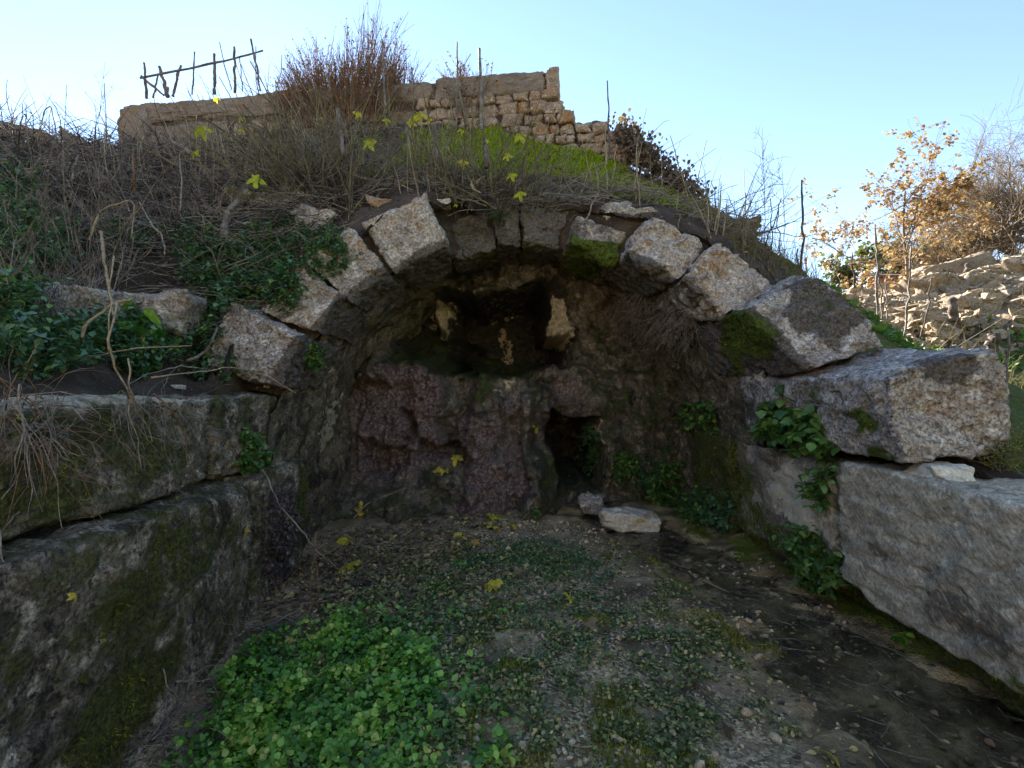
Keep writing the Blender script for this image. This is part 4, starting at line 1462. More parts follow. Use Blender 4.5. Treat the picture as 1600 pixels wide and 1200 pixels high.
# single canes that stand out
CANES = [  # pixel points with depth, radius px, material, label
    ([(0, 192, 6.8), (60, 220, 7.2), (128, 249, 7.6)], 2.2, m_post, 'straight dark pole slanting down across the left skyline'),
    ([(48, 236, 6.9), (68, 222, 6.9), (86, 213, 6.9)], 3.0, m_log, 'short grey stub lying on the left skyline'),
    ([(90, 226, 7), (80, 168, 7), (66, 178, 7), (70, 196, 7), (82, 210, 7)], 1.0, m_twig, 'looped dry bramble cane against the sky at far left'),
    ([(30, 226, 7), (34, 182, 7), (40, 185, 7), (44, 222, 7)], .9, m_twig, 'hooped thin cane on the left skyline'),
    ([(44, 226, 7), (42, 190, 7), (40, 168, 7)], .9, m_twig, 'thin straight cane on the left skyline'),
    ([(80, 225, 7), (76, 195, 7), (79, 172, 7)], .8, m_twig, 'thin dark cane beside the looped bramble'),
    ([(170, 250, 8.5), (166, 190, 8.5), (163, 130, 8.5)], .8, m_twig, 'thin upright weed left of the wall end'),
    ([(106, 310, 5.6), (112, 270, 5.6), (124, 238, 5.8)], 1.9, m_twig, 'upright grey brown cane in the brushwood'),
    ([(210, 300, 6), (209, 268, 6), (207, 240, 6.1)], 2.2, m_red, 'reddish upright cane in the brushwood'),
    ([(282, 330, 5.6), (283, 290, 5.6), (280, 240, 5.7)], 1.2, m_twig, 'thin upright cane beside a pale stone'),
    ([(140, 375, 4.6), (155, 335, 4.6), (178, 318, 4.6), (204, 312, 4.6), (208, 345, 4.6), (206, 370, 4.6)], 1.8, m_twigp, 'tan cane arched over like a hook on the left bank'),
    ([(0, 390, 4.3), (20, 365, 4.4), (50, 356, 4.5), (90, 355, 4.6)], 1.7, m_twigp, 'pale cane bowing in from the left edge'),
    ([(352, 372, 5.3), (352, 345, 5.3), (360, 326, 5.3), (372, 314, 5.35)], 6.0, m_log, 'thick crooked grey stump above the nettle mat'),
    ([(158, 362, 4.2), (163, 400, 4.1), (170, 450, 4.0), (178, 495, 3.9)], 2.6, m_twigp, 'stout pale dead stalk leaning over the left bank'),
    ([(218, 316, 5), (235, 345, 4.9), (254, 375, 4.8), (257, 398, 4.7)], 1.6, m_twig, 'grey cane curving down into the nettles'),
    ([(40, 582, 3.3), (90, 560, 3.35), (130, 520, 3.4), (165, 482, 3.5), (205, 468, 3.6)], 3.2, m_twigp, 'tan seed stalk leaning across the nettles at left'),
    ([(55, 578, 3.3), (120, 560, 3.4), (200, 545, 3.5), (300, 540, 3.7)], 1.3, m_twigp, 'thin straw coloured stalk lying over the nettles'),
    ([(236, 590, 3.55), (320, 581, 4.0), (400, 580, 4.3), (462, 614, 4.5)], 1.3, m_twigp, 'thin pale stalk lying below the smooth grey arch stone'),
    ([(292, 564, 4.2), (312, 552, 4.2), (330, 535, 4.2), (340, 512, 4.3)], 2.6, m_log, 'short grey branch beside the smooth grey arch stone'),
    ([(70, 500, 4.6), (95, 460, 4.6), (110, 425, 4.6), (122, 400, 4.6)], 2.6, m_twigd, 'dark leaning stem before the pale pinkish block'),
    ([(60, 520, 4.5), (62, 450, 4.5), (50, 400, 4.5), (38, 350, 4.5)], 2.4, m_twigd, 'dark upright stem at the far left of the bank'),
    ([(110, 500, 4.5), (130, 455, 4.5), (150, 420, 4.5)], 2.4, m_twigd, 'dark stem slanting right before the pale pinkish block'),
    ([(180, 455, 4.1), (200, 420, 4.1), (218, 388, 4.2)], 1.8, m_twigd, 'dark twig crossing the stout pale stalk'),
    # right ridge
    ([(952, 250, 7.3), (951, 190, 7.3), (949, 126, 7.3)], 1.6, m_twigd, 'tall dark stalk against the sky right of the wall'),
    ([(1250, 440, 6.0), (1254, 360, 6.0), (1253, 281, 6.0)], 2.2, m_twigd, 'tallest dark stake against the sky on the right ridge'),
    ([(1241, 440, 6.0), (1244, 415, 6.0), (1247, 388, 6.0)], 1.6, m_twigd, 'short dark stub beside the tallest stake'),
    ([(950, 320, 6.6), (947, 255, 6.7), (946, 198, 6.8)], 1.6, m_twigp, 'tan reed standing on the moss mound'),
    ([(953, 318, 6.6), (958, 270, 6.6), (963, 226, 6.7)], 1.6, m_twigp, 'tan reed leaning right on the moss mound'),
    ([(938, 308, 6.6), (934, 280, 6.6), (929, 254, 6.7)], 1.2, m_twigp, 'short tan reed left of the reed pair'),
    ([(907, 354, 6.0), (922, 326, 6.0), (936, 300, 6.1)], 1.6, m_twig, 'grey twig leaning behind the mossy arch stone'),
    ([(1060, 358, 5.6), (1061, 330, 5.6), (1059, 298, 5.6)], 1.1, m_twig, 'thin grey stalk behind the crumpled arch stone'),
    ([(1107, 385, 6.0), (1106, 345, 6.0), (1105, 312, 6.0)], 1.3, m_twigp, 'reddish tan stalk behind the rounded arch stone'),
    ([(1165, 440, 6.2), (1166, 370, 6.2), (1165, 302, 6.2)], 1.2, m_twig, 'straight grey stalk on the right ridge'),
    ([(1195, 385, 6.3), (1208, 350, 6.3), (1221, 310, 6.3)], 1.3, m_twigd, 'leaning dark stalk crossing another on the ridge'),
    ([(1205, 420, 6.3), (1206, 360, 6.3), (1204, 310, 6.3)], 1.1, m_twigd, 'upright dark stalk crossed by a leaning one'),
    ([(1220, 410, 6.3), (1218, 360, 6.3), (1216, 320, 6.3)], 1.1, m_twig, 'upright stalk just left of the ridge end'),
    # stakes in front of the rubble
    ([(1372, 500, 7.0), (1370, 420, 7.0), (1367, 350, 7.0)], 2.2, m_log, 'tallest grey stake before the rubble heap'),
    ([(1379, 500, 7.0), (1376, 460, 7.0), (1372, 410, 7.0)], 1.5, m_log, 'thinner stake touching the tallest grey stake'),
    ([(1336, 450, 7.2), (1333, 420, 7.2), (1331, 393, 7.2)], 1.5, m_twigd, 'short dark stake beside the tilted mossy block'),
    ([(1408, 560, 6.4), (1418, 480, 6.5), (1424, 385, 6.6)], 1.8, m_log, 'dark leaning stake before the rubble heap'),
    ([(1438, 530, 7), (1450, 480, 7), (1456, 430, 7)], 1.3, m_twigd, 'short leaning stake before the rubble heap'),
    ([(1572, 690, 5.0), (1574, 600, 5.0), (1576, 512, 5.0)], 2.2, m_log, 'grey stake beside the right end of the biggest block'),
    ([(1386, 500, 7.3), (1385, 470, 7.3), (1384, 437, 7.3)], 1.2, m_log, 'low stake between the taller stakes'),
]
for i, (pp, w, mat, lab) in enumerate(CANES):
    pp = [P(*a) for a in pp]
    ym = np.mean([q[1] for q in pp])
    cat = 'stake' if 'stake' in lab else 'pole' if 'pole' in lab else 'stump' if 'stump' in lab or 'stub' in lab else 'stalk'
    poly_tube({'stake': 'wooden_stake', 'pole': 'wooden_pole', 'stump': 'wood_stub', 'stalk': 'dry_stalk'}[cat], pp, w / F * ym, w * .62 / F * ym, mat, lab, cat, seed=i, n=18, wob=.02)

# dry grasses and fine weeds along the right ridge
g = np.random.default_rng(81)
n = 900
x = g.uniform(2.5, 4.0, n)
y = g.uniform(5.5, 7.4, n)
b = np.stack([x, y, hill(x, y) - .02], -1)
pts = grow(b, np.stack([g.normal(0, .22, n), g.normal(0, .22, n), np.ones(n)], -1), g.lognormal(-1.35, .5, n), 6, .10, .02, 82)
V, Fq = tubes(pts, np.linspace(1, .3, 6)[None] * g.uniform(.0016, .004, (n, 1)), 3)
tag(mk('dry_grass', V, Fq, m_grass, attrs={'rnd': np.repeat(g.random(n), 18)}), 'dry grass and thin weeds on the right ridge', 'grass', kind='stuff')
for j, (a, b_, nn, lab) in enumerate((((1195, 400), (1190, 215), 26, 'tall feathery weed against the sky on the right ridge'), ((1180, 400), (1170, 300), 14, 'lower feathery weed left of the tall one'),
                                      ((1225, 410), (1222, 265), 10, 'thin sparse weed right of the tall feathery one'), ((168, 240), (160, 150), 14, 'fine bare weed in front of the wall end'),
                                      ((1300, 440), (1318, 395), 14, 'scraggly bare weed above the tilted mossy block'))):
    Y = 6.4 if j != 3 else 8.9
    a3, b3 = P(*a, Y), P(*b_, Y)
    t = thing('bare_weed', lab, 'weed', a3)
    poly_tube('stem', [a3, (a3 + b3) / 2 + np.array((.02, 0, 0)), b3], .006, .002, m_twig, parent=t, seed=j)
    q = g.uniform(.25, 1, nn)
    bb = a3 + (b3 - a3) * q[:, None]
    pts = grow(bb, np.stack([g.normal(.1, .6, nn), g.normal(0, .4, nn), np.ones(nn)], -1), g.uniform(.15, .5, nn), 6, .15, .02, 83 + j)
    i, k = g.integers(0, nn, nn * 3), g.integers(2, 5, nn * 3)
    p2 = grow(pts[i, k], np.stack([g.normal(.1, .7, nn * 3), g.normal(0, .5, nn * 3), np.ones(nn * 3)], -1), g.uniform(.05, .14, nn * 3), 4, .1, 0, 90 + j)
    V, Fq = join([tubes(pts, np.linspace(.0035, .0014, 6)[None] * np.ones((nn, 1)), 3), tubes(p2, np.linspace(.0018, .0011, 4)[None] * np.ones((nn * 3, 1)), 3)])
    mk('side_shoots', V, Fq, m_twig, t, origin=a3)

# dead ivy hanging down the edge of the hill
g = np.random.default_rng(91)
n = 3000
q = g.random(n)
lo, hi = P(962, 205, 8.7), P(1088, 322, 7.9)
b = lo + (hi - lo) * q[:, None] + g.normal(0, 1, (n, 3)) * np.array((.10, .18, .10))
b = b + np.array((.05, 0, .02))
t = thing('dead_ivy', 'curtain of dead brown ivy sloping down from the broken wall end', 'ivy', lo)
W, Fo, rnd = scatter(OVW, b, g.uniform(0, 6.28, n), g.uniform(.5, 1.4, n), g.normal(0, .5, n), g.uniform(.035, .08, n))
mk('withered_leaves', W, Fo, m_ivyd, t, attrs={'rnd': rnd}, origin=lo)
n = 90
b = lo + (hi - lo) * g.random(n)[:, None] + g.normal(0, .06, (n, 3))
pts = grow(b, np.stack([g.normal(.3, .6, n), g.normal(-.2, .4, n), g.normal(.0, .6, n)], -1), g.uniform(.2, .7, n), 7, .2, .08, 92)
V, Fq = tubes(pts, np.linspace(1, .4, 7)[None] * g.uniform(.003, .007, (n, 1)), 4)
mk('vines', V, Fq, m_twigd, t, origin=lo)

# moss fuzz on the mound
g = np.random.default_rng(95)
n = 34000
x, y = g.uniform(-2.8, 3.3, n), g.uniform(6.9, 9.0, n)
mm = np.maximum(sst(1.0, .2, np.hypot((x - .2) / 3.1, (y - 8.1) / 1.0)) * sst(6.9, 7.5, y), .9 * sst(1, .3, np.hypot((x - 2.0) / 1.5, (y - 7.5) / 1.0)))
k = mm + .5 * fbm(np.stack([x, y, x * 0], -1), 3, 3, 96) > .34
x, y = x[k], y[k]
n = len(x)
W, Fo, rnd = scatter((np.array([(0, -.10, 0), (0, .10, 0), (1, .03, 0), (1, -.03, 0)], float), np.array([(0, 1, 2, 3)])), np.stack([x, y, hill(x, y) - .01], -1), g.uniform(3.6, 5.8, n), g.uniform(-1.2, .5, n), g.normal(0, .4, n), g.uniform(.03, .075, n))
tag(mk('moss', W, Fo, m_grg, attrs={'rnd': rnd}), 'bright green moss on the mound below the wall', 'moss', kind='stuff')

# ------------------------------------------------------------------ greenery on the left bank
NET = [  # label, ellipses, stems, length, leaf size
    ('broad mat of dark green nettles left of the pinkish arch stone', [(390, 430, 85, 55), (330, 420, 50, 45), (440, 470, 30, 30)], 300, .26, .075),
    ('nettles spilling down beside the smooth grey arch stone', [(305, 540, 45, 50), (330, 590, 40, 15), (350, 470, 40, 30)], 110, .22, .07),
    ('ivy patch between the ochre rock and the pale arch stones', [(485, 375, 45, 25), (510, 410, 35, 35), (445, 355, 25, 14)], 170, .15, .055),
    ('nettle clump below the rough ochre rock', [(225, 560, 60, 38), (170, 545, 50, 40)], 120, .26, .075),
    ('dark nettles at the left edge above the mossy course', [(60, 565, 70, 35), (15, 500, 26, 40)], 110, .28, .075),
    ('grey green weeds among dead stems at upper left', [(50, 400, 65, 40), (30, 340, 45, 35)], 110, .34, .07),
    ('leafy sprigs below the tan arched cane', [(200, 390, 45, 28), (290, 375, 40, 25), (320, 365, 30, 20)], 90, .24, .065),
    ('small dark weeds between the looped canes at far left', [(20, 300, 35, 20)], 26, .3, .08),
]
for i, (lab, el, ns, ln, ls) in enumerate(NET):
    plant('nettle_patch', lab, 'nettles', el, int(ns * 1.5), m_net, m_grn, None, ln, 6, 2, ls * .68, OV, 1000 + 10 * i, .9, .5, .12, .03, (-.1, .75), .003, .3)
# big soft leaves hanging over the ledge
plant('broad_leaf_weed', 'broad bright green leaves hanging over the ledge of the upper left course', 'weed', [(215, 530, 30, 22), (225, 575, 25, 15)], 10, m_cress, m_grn, None, .24, 3, 2, .15, OVW, 1201, .5, .7, .15, .10, (.2, 1.0), .004, .3)
plant('yellow_green_sprig', 'yellow green ferny sprig at the left edge', 'weed', [(25, 475, 22, 14)], 16, m_bram, m_grn, None, .22, 6, 2, .05, OV, 1211, .7, .6)
plant('small_herb', 'tiny green herb on the crown stones below the fig', 'herb', [(778, 340, 16, 8)], 12, m_net, m_grn, None, .10, 4, 2, .04, OV, 1215, .6, .6)

# plants on the walls and along the stream
WP = [
    ('bramble_plant', 'bushy green bramble growing over the joint under the biggest block', [(1240, 672, 40, 26), (1275, 700, 25, 14), (1230, 655, 20, 12)], 60, .20, .085, m_bram, OVW),
    ('bramble_plant', 'small bramble hanging from the mossy right wall of the vault', [(1095, 650, 28, 18)], 22, .16, .07, m_bram, OVW),
    ('ferny_plant', 'bright ferny plant on the mossy footing nearest the outlet', [(980, 728, 16, 16)], 46, .2, .055, m_bram, OV),
    ('ferny_plant', 'dark green plant between two ferns at the stream edge', [(1010, 745, 22, 20)], 50, .2, .055, m_net, OV),
    ('ferny_plant', 'light green leafy plant hanging over the stream by the vault wall', [(1038, 752, 20, 32)], 58, .22, .062, m_bram, OV),
    ('ferny_plant', 'bushy green plant at the foot of the dark mossy block', [(1092, 795, 32, 28)], 58, .22, .062, m_bram, OV),
    ('ferny_plant', 'small drooping plant right of the bushy one at the stream edge', [(1132, 805, 18, 24)], 40, .2, .055, m_net, OV),
    ('bramble_plant', 'large leafy bramble at the corner of the long tooled block', [(1285, 895, 38, 36), (1260, 850, 26, 22)], 80, .16, .055, m_bram, OV),
    ('bramble_plant', 'thin sprigs in the joint between the two pale right blocks', [(1285, 760, 14, 30), (1300, 735, 12, 10)], 24, .14, .05, m_bram, OV),
    ('ferny_plant', 'round clump of maidenhair on the ledge of the left wall', [(395, 722, 24, 16), (383, 690, 8, 8)], 60, .12, .035, m_bram, OVW),
    ('ferny_plant', 'small pale fern high on the left inner wall', [(490, 560, 12, 18)], 26, .10, .035, m_bram, OVW),
    ('ferny_plant', 'fern growing at the right side of the dark outlet', [(928, 700, 12, 34)], 55, .2, .05, m_net, OV),
    ('herb', 'little yellowish herb beside the fallen leaves at the foot of the back wall', [(832, 802, 12, 8)], 12, .12, .035, m_bram, OV),
    ('herb', 'single small sprig on the mossy stream bank', [(1158, 872, 5, 3)], 3, .07, .04, m_cress, OV),
    ('herb', 'bright green sprig growing out of the water at right', [(1408, 1000, 7, 5)], 4, .08, .05, m_cress, OV),
    ('herb', 'bright green seedling cluster in the leaf litter', [(682, 914, 16, 10)], 16, .07, .03, m_cress, OV),
    ('herb', 'second green seedling cluster behind the dark stick', [(722, 885, 12, 6)], 9, .07, .035, m_cress, OV),
    ('grass_tuft', 'yellow green tussock beside the small flat ochre stone', [(1570, 715, 40, 22)], 220, .20, .012, m_grg, SL),
]
for i, (nm, lab, el, ns, ln, ls, mt, tp) in enumerate(WP):
    plant(nm, lab, 'plant' if nm != 'grass_tuft' else 'grass', el, int(ns * (1.0 if ns < 20 or ns > 100 else 1.7)), mt, m_grn, None, ln, 5, 2, ls, tp, 1300 + 10 * i, .35, .75, .16, .07, (-.2, .9), .0025, .45)

# withered ferns and hanging roots
def drape(name, label, cat, ells, n, ln, mat, leafmat, ls, seed, r=.0022, leaves=6, maxy=None, out=.5):
    b, nn = px_region(ells, n, seed)
    g = np.random.default_rng(seed)
    d = nn * out + g.normal(0, .35, b.shape) + np.array((0, 0, -.3))
    pts = grow(b, d, ln * g.uniform(.5, 1.3, n), 7, .16, .16, seed + 1)
    c = b.mean(0)
    t = thing(name, label, cat, c)
    V, Fq = tubes(pts, np.linspace(1, .4, 7)[None] * r * g.uniform(.6, 1.4, (n, 1)), 3)
    mk('strands', V, Fq, mat, t, origin=c)
    if leafmat:
        m = n * leaves
        W, Fo, rnd = scatter(OV, pts[np.repeat(np.arange(n), leaves), g.integers(1, 7, m)], g.uniform(0, 6.28, m), g.uniform(.2, 1.3, m), g.normal(0, .5, m), g.uniform(.5, 1.2, m) * ls)
        mk('withered_leaves', W, Fo, leafmat, t, attrs={'rnd': rnd}, origin=c)
    return t


drape('withered_fern', 'greyish withered fern hanging in the recess of the left wall', 'fern', [(432, 800, 26, 45), (425, 870, 22, 40)], 150, .22, m_twigd, m_ferd, .035, 1500, leaves=8)
drape('withered_fern', 'withered pinkish fern strand hanging beside the outlet', 'fern', [(1012, 690, 8, 35)], 30, .16, m_twigd, m_ferd, .035, 1510)
drape('withered_fern', 'pale dead fern fronds inside the dark outlet', 'fern', [(915, 680, 8, 28)], 36, .18, m_twig, m_ferd, .035, 1515)
drape('hanging_roots', 'matted fine brown roots hanging under the right haunch of the vault', 'roots', [(1010, 490, 48, 26), (1050, 510, 40, 30), (980, 470, 30, 14)], 520, .36, m_twig, m_ivyd, .03, 1520, .0034, 2, None, .9)
drape('dry_grass_tuft', 'dead grass tuft hanging over the smooth grey arch stone', 'dry grass', [(360, 482, 22, 8)], 70, .20, m_twig, None, .03, 1530, .002)
drape('hanging_roots', 'reddish fibrous roots hanging at the left end of the upper left course', 'roots', [(30, 640, 36, 26), (60, 690, 20, 36)], 46, .42, m_red, None, .03, 1540, .003, out=.8)
drape('hanging_roots', 'dark root mass sagging over the crown stones below the fig', 'roots', [(760, 345, 32, 16), (700, 335, 14, 14)], 150, .22, m_twigd, None, .03, 1550, .003)


# twigs dangling over the left wall
def onwall(px, py, off=.0):
    x = -2.14 + off
    Y = x * F / (px - 800)
    return P(px, py, Y)


DT = [
    ([(183, 470), (172, 540), (195, 610), (212, 680), (222, 735)], 1.9, m_twigp, 'long tan twig dangling down the middle of the upper left course'),
    ([(200, 560), (206, 610), (228, 655), (238, 690)], 1.5, m_twigp, 'tan twig dangling just right of the longest one'),
    ([(178, 400), (172, 470), (178, 560), (205, 622), (235, 672)], 1.3, m_twigp, 'pale forked twig falling from the nettles'),
    ([(190, 610), (235, 650), (280, 690), (300, 720)], 1.0, m_twig, 'thin grey twig slanting over the upper left course'),
    ([(240, 615), (270, 640), (285, 680), (297, 728), (300, 768)], 1.6, m_red, 'brushy reddish twig hanging over the left wall'),
    ([(70, 620), (82, 700), (88, 770), (97, 826)], 1.3, m_twig, 'straight brownish twig hanging near the left edge'),
    ([(30, 600), (28, 680), (26, 740), (2, 780)], 1.6, m_twig, 'pale root curving down at the left edge'),
    ([(0, 828), (2, 870), (22, 890), (38, 910), (42, 935)], 1.7, m_twig, 'pale hooked twig on the left wall at the picture edge'),
    ([(30, 800), (12, 820), (0, 845)], 1.5, m_twig, 'short pale twig stub at the left picture edge'),
    ([(270, 735), (268, 750), (290, 772), (318, 790), (328, 815)], 1.0, m_twig, 'thin grey twig lying on the ledge of the lower course'),
    ([(410, 745), (440, 790), (490, 850), (528, 890)], 1.5, m_twig, 'straight grey stick leaning from the ledge to the ground'),
    ([(305, 790), (318, 850), (320, 920), (316, 990), (313, 1060)], .9, m_twig, 'thin pale rootlet running straight down the lower course'),
    ([(60, 948), (105, 965), (130, 990), (165, 996), (190, 975)], .8, m_twig, 'thin vine sagging across the lower left block'),
    ([(0, 1080), (3, 1140), (8, 1200)], 3.0, m_twig, 'pale stem rising along the left picture edge'),
    ([(330, 578), (300, 575), (250, 578), (200, 600)], 1.2, m_twig, 'dry stalk lying along the top of the upper left course'),
    ([(130, 622), (155, 650), (160, 670)], .9, m_twig, 'short thin twig over the upper left course'),
]
for i, (pp, w, mat, lab) in enumerate(DT):
    q = [onwall(a, b_, .04 + .03 * (k % 2)) for k, (a, b_) in enumerate(pp)]
    if 'leaning from the ledge' in lab:
        q = [np.array((-2.05, 4.2, .90)), *[P(a, b_, 4.25 + .12 * k) for k, (a, b_) in enumerate(pp[1:])]]
    ym = np.mean([a[1] for a in q])
    poly_tube('hanging_twig', q, w / F * ym, w * .5 / F * ym, mat, lab, 'twig', seed=50 + i, n=20, wob=.025)
# fine side rootlets of the hanging twigs
g = np.random.default_rng(55)
n = 130
px_, py_ = np.concatenate([g.uniform(0, 110, 70), g.uniform(170, 310, 60)]), np.concatenate([g.uniform(605, 700, 70), g.uniform(615, 660, 60)])
b = np.array([onwall(a, c, .05) for a, c in zip(px_, py_)])
pts = grow(b, np.stack([g.normal(.2, .3, n), g.normal(0, .5, n), g.normal(-.5, .6, n)], -1), g.uniform(.08, .4, n), 7, .2, .08, 56)
V, Fq = tubes(pts, np.linspace(1, .4, 7)[None] * g.uniform(.0012, .0032, (n, 1)), 3)
tag(mk('fine_rootlets', V, Fq, m_twig), 'fine dry rootlets fringing the upper left course', 'roots', kind='stuff')

# ------------------------------------------------------------------ ground cover of the basin
def fscatter(name, label, cat, n, inside, tpl, mat, size, lift=(.0, .03), pitch=.35, seed=0, box=(-2.0, 2.0, 2.0, 6.6), patch=0.0):
    g = np.random.default_rng(seed)
    x, y = g.uniform(box[0], box[1], n), g.uniform(box[2], box[3], n)
    px, py = 800 + x / y * F, 600 + (CAMZ - floor_z(x, y, False)) / y * F
    w = inside(px, py, x, y)
    k = g.random(n) < w
    x, y = x[k], y[k]
    n = len(x)
    lf = g.random(n)
    z = floor_z(x, y) + lift[0] + (lift[1] - lift[0]) * lf * (1 + patch * nz(x, y, 5, 230))
    W, Fo, rnd = scatter(tpl, np.stack([x, y, z], -1), g.uniform(0, 6.28, n), g.normal(-.12, pitch, n), g.normal(0, pitch, n), g.uniform(*size, n))
    if patch:
        kv = len(tpl[0])
        rnd = np.clip(.55 * rnd + .40 * np.repeat(lf, kv) + .30 * np.repeat(nz(x, y, 6, 233), kv) - .05, 0, 1)
    o = mk(name, W, Fo, mat, attrs={'rnd': rnd})
    return tag(o, label, cat, kind='stuff')


def nz(x, y, sc, s):
    return fbm(np.stack([x, y, x * 0], -1), sc, 3, s)


def cress(px, py, x, y):
    d = np.hypot((px - 470) / 265, (py - 1170) / 195)
    return (sst(1.05, .45, d + .42 * nz(x, y, 2.6, 201)) + .10 * sst(1.55, .9, d + .4 * nz(x, y, 4, 198))) * (.35 + .65 * sst(-.35, .25, nz(x, y, 7, 199)))


fscatter('watercress', 'bright green watercress patch at the front left of the basin', 'watercress', 42000, cress, OVW, m_cress, (.012, .046), (.0, .085), .5, 211, (-1.9, .2, 1.95, 3.9), 1.0)
fscatter('creeping_plants', 'low dark green creeping leaves around the watercress', 'ground cover', 90000, lambda px, py, x, y: np.clip(sst(1.25, .6, np.hypot((px - 760) / 420, (py - 1080) / 205) + .45 * nz(x, y, 3.5, 202)) * .8 + .5 * sst(.95, .5, np.hypot((px - 820) / 170, (py - 890) / 48) + .25 * nz(x, y, 5, 203)), 0, 1) * (.10 + .9 * sst(-.05, .38, nz(x, y, 6.5, 222) + .5 * sst(760, 560, px))),
         OV, m_cresd, (.012, .032), (.0, .035), .4, 212, (-1.6, 1.4, 1.95, 5.2))
fscatter('ground_ivy', 'small green leaves carpeting the middle of the basin', 'ground cover', 16000, lambda px, py, x, y: np.clip(.9 * sst(1, .5, np.hypot((px - 830) / 150, (py - 885) / 38) + .3 * nz(x, y, 5, 204)) + .30 * sst(1, .5, np.hypot((px - 780) / 230, (py - 950) / 70) + .5 * nz(x, y, 5, 205)), 0, 1),
         OV, m_net, (.014, .036), (.0, .04), .4, 213, (-1.3, 1.5, 3.2, 5.6))
fscatter('leaf_litter', 'brown and yellow dead leaves strewn along the left of the basin', 'leaf litter', 26000, lambda px, py, x, y: np.clip(sst(1.05, .4, np.hypot((px - 540) / 260, (py - 905 + (px - 540) * .32) / 75) + .2 * nz(x, y, 4, 206)) + .30 * sst(1, .3, np.hypot((px - 690) / 260, (py - 930) / 80)), 0, 1) * .6,
         OV, m_lit, (.022, .07), (.0, .03), .35, 214, (-2.1, 1.2, 2.2, 6.5))
fscatter('leaf_flecks', 'small pale yellow flecks of leaf and gravel over the bare ground', 'leaf litter', 9000, lambda px, py, x, y: np.clip(.55 * sst(1, .3, np.hypot((px - 700) / 330, (py - 970) / 110)) + .30 * (px > 600) * sst(1.0, .3, np.abs(x - .6) / 1.3), 0, 1) * sst(-.1, .4, nz(x, y, 2.5, 207)),
         SL, m_fall, (.010, .026), (.002, .012), .2, 215, (-1.6, 1.9, 1.95, 5.6))
blade = (np.array([(0, -.12, 0), (0, .12, 0), (1, .04, 0), (1, -.04, 0)], float), np.array([(0, 1, 2, 3)]))


def tuft(px, py, x, y):
    return np.clip(sst(.12, .42, nz(x, y, 2.6, 208)) * (px > 780) * sst(1.25, .9, (px - 800) / (py - 470)), 0, 1)


g = np.random.default_rng(216)
n = 120000
x, y = g.uniform(-.6, 2.0, n), g.uniform(1.95, 5.4, n)
px, py = 800 + x / y * F, 600 + 1.68 / y * F
dd = (x - stream_c(y)) / stream_w(y)
w = sst(.0, .30, nz(x, y, 3.6, 208) + .12 * nz(x, y, 11, 218)) * (py > 935) * sst(-.55, -.9, dd) + .55 * sst(-1.5, -1.1, dd) * sst(-.7, -1.0, dd) * sst(0, .4, nz(x, y, 4, 209))
k = g.random(n) < w
x, y = x[k], y[k]
n = len(x)
hgt = .5 + .5 * sst(.1, .7, nz(x, y, 3.6, 208))
W, Fo, rnd = scatter(blade, np.stack([x, y, floor_z(x, y) - .004], -1), g.uniform(0, 6.28, n), g.uniform(-1.5, -.4, n), g.normal(0, .5, n), g.uniform(.014, .036, n) * hgt)
tag(mk('moss_tufts', W, Fo, m_mosst, attrs={'rnd': rnd}), 'olive moss cushions on the wet ground before the stream', 'moss', kind='stuff')

# pebbles
g = np.random.default_rng(220)
U, Fq0 = cube_grid(3)
U = U / np.linalg.norm(U, axis=1, keepdims=True)
n = 8000
x, y = g.uniform(-1.6, 2.4, n), g.uniform(1.95, 6.0, n)
dd = (x - stream_c(y)) / stream_w(y)
k = (g.random(n) < np.clip(.25 + .8 * nz(x, y, 2.2, 221), 0.04, 1)) & (dd < 1.1)
x, y = x[k], y[k]
n = len(x)
sz = g.lognormal(-4.85, .55, n)
R_ = rots(g.uniform(0, 6.28, n), g.normal(0, .5, n), g.normal(0, .5, n))
ax = np.stack([sz * g.uniform(.9, 1.6, n), sz * g.uniform(.8, 1.2, n), sz * g.uniform(.4, .8, n)], -1)
W = np.einsum('mij,mkj->mki', R_, U[None] * ax[:, None]) + np.stack([x, y, floor_z(x, y) + sz * .2], -1)[:, None]
Fo = (np.arange(n)[:, None, None] * len(U) + Fq0[None]).reshape(-1, 4)
tag(mk('pebbles', W.reshape(-1, 3), Fo, m_peb), 'small pebbles and gravel scattered over the basin floor', 'gravel', kind='stuff')

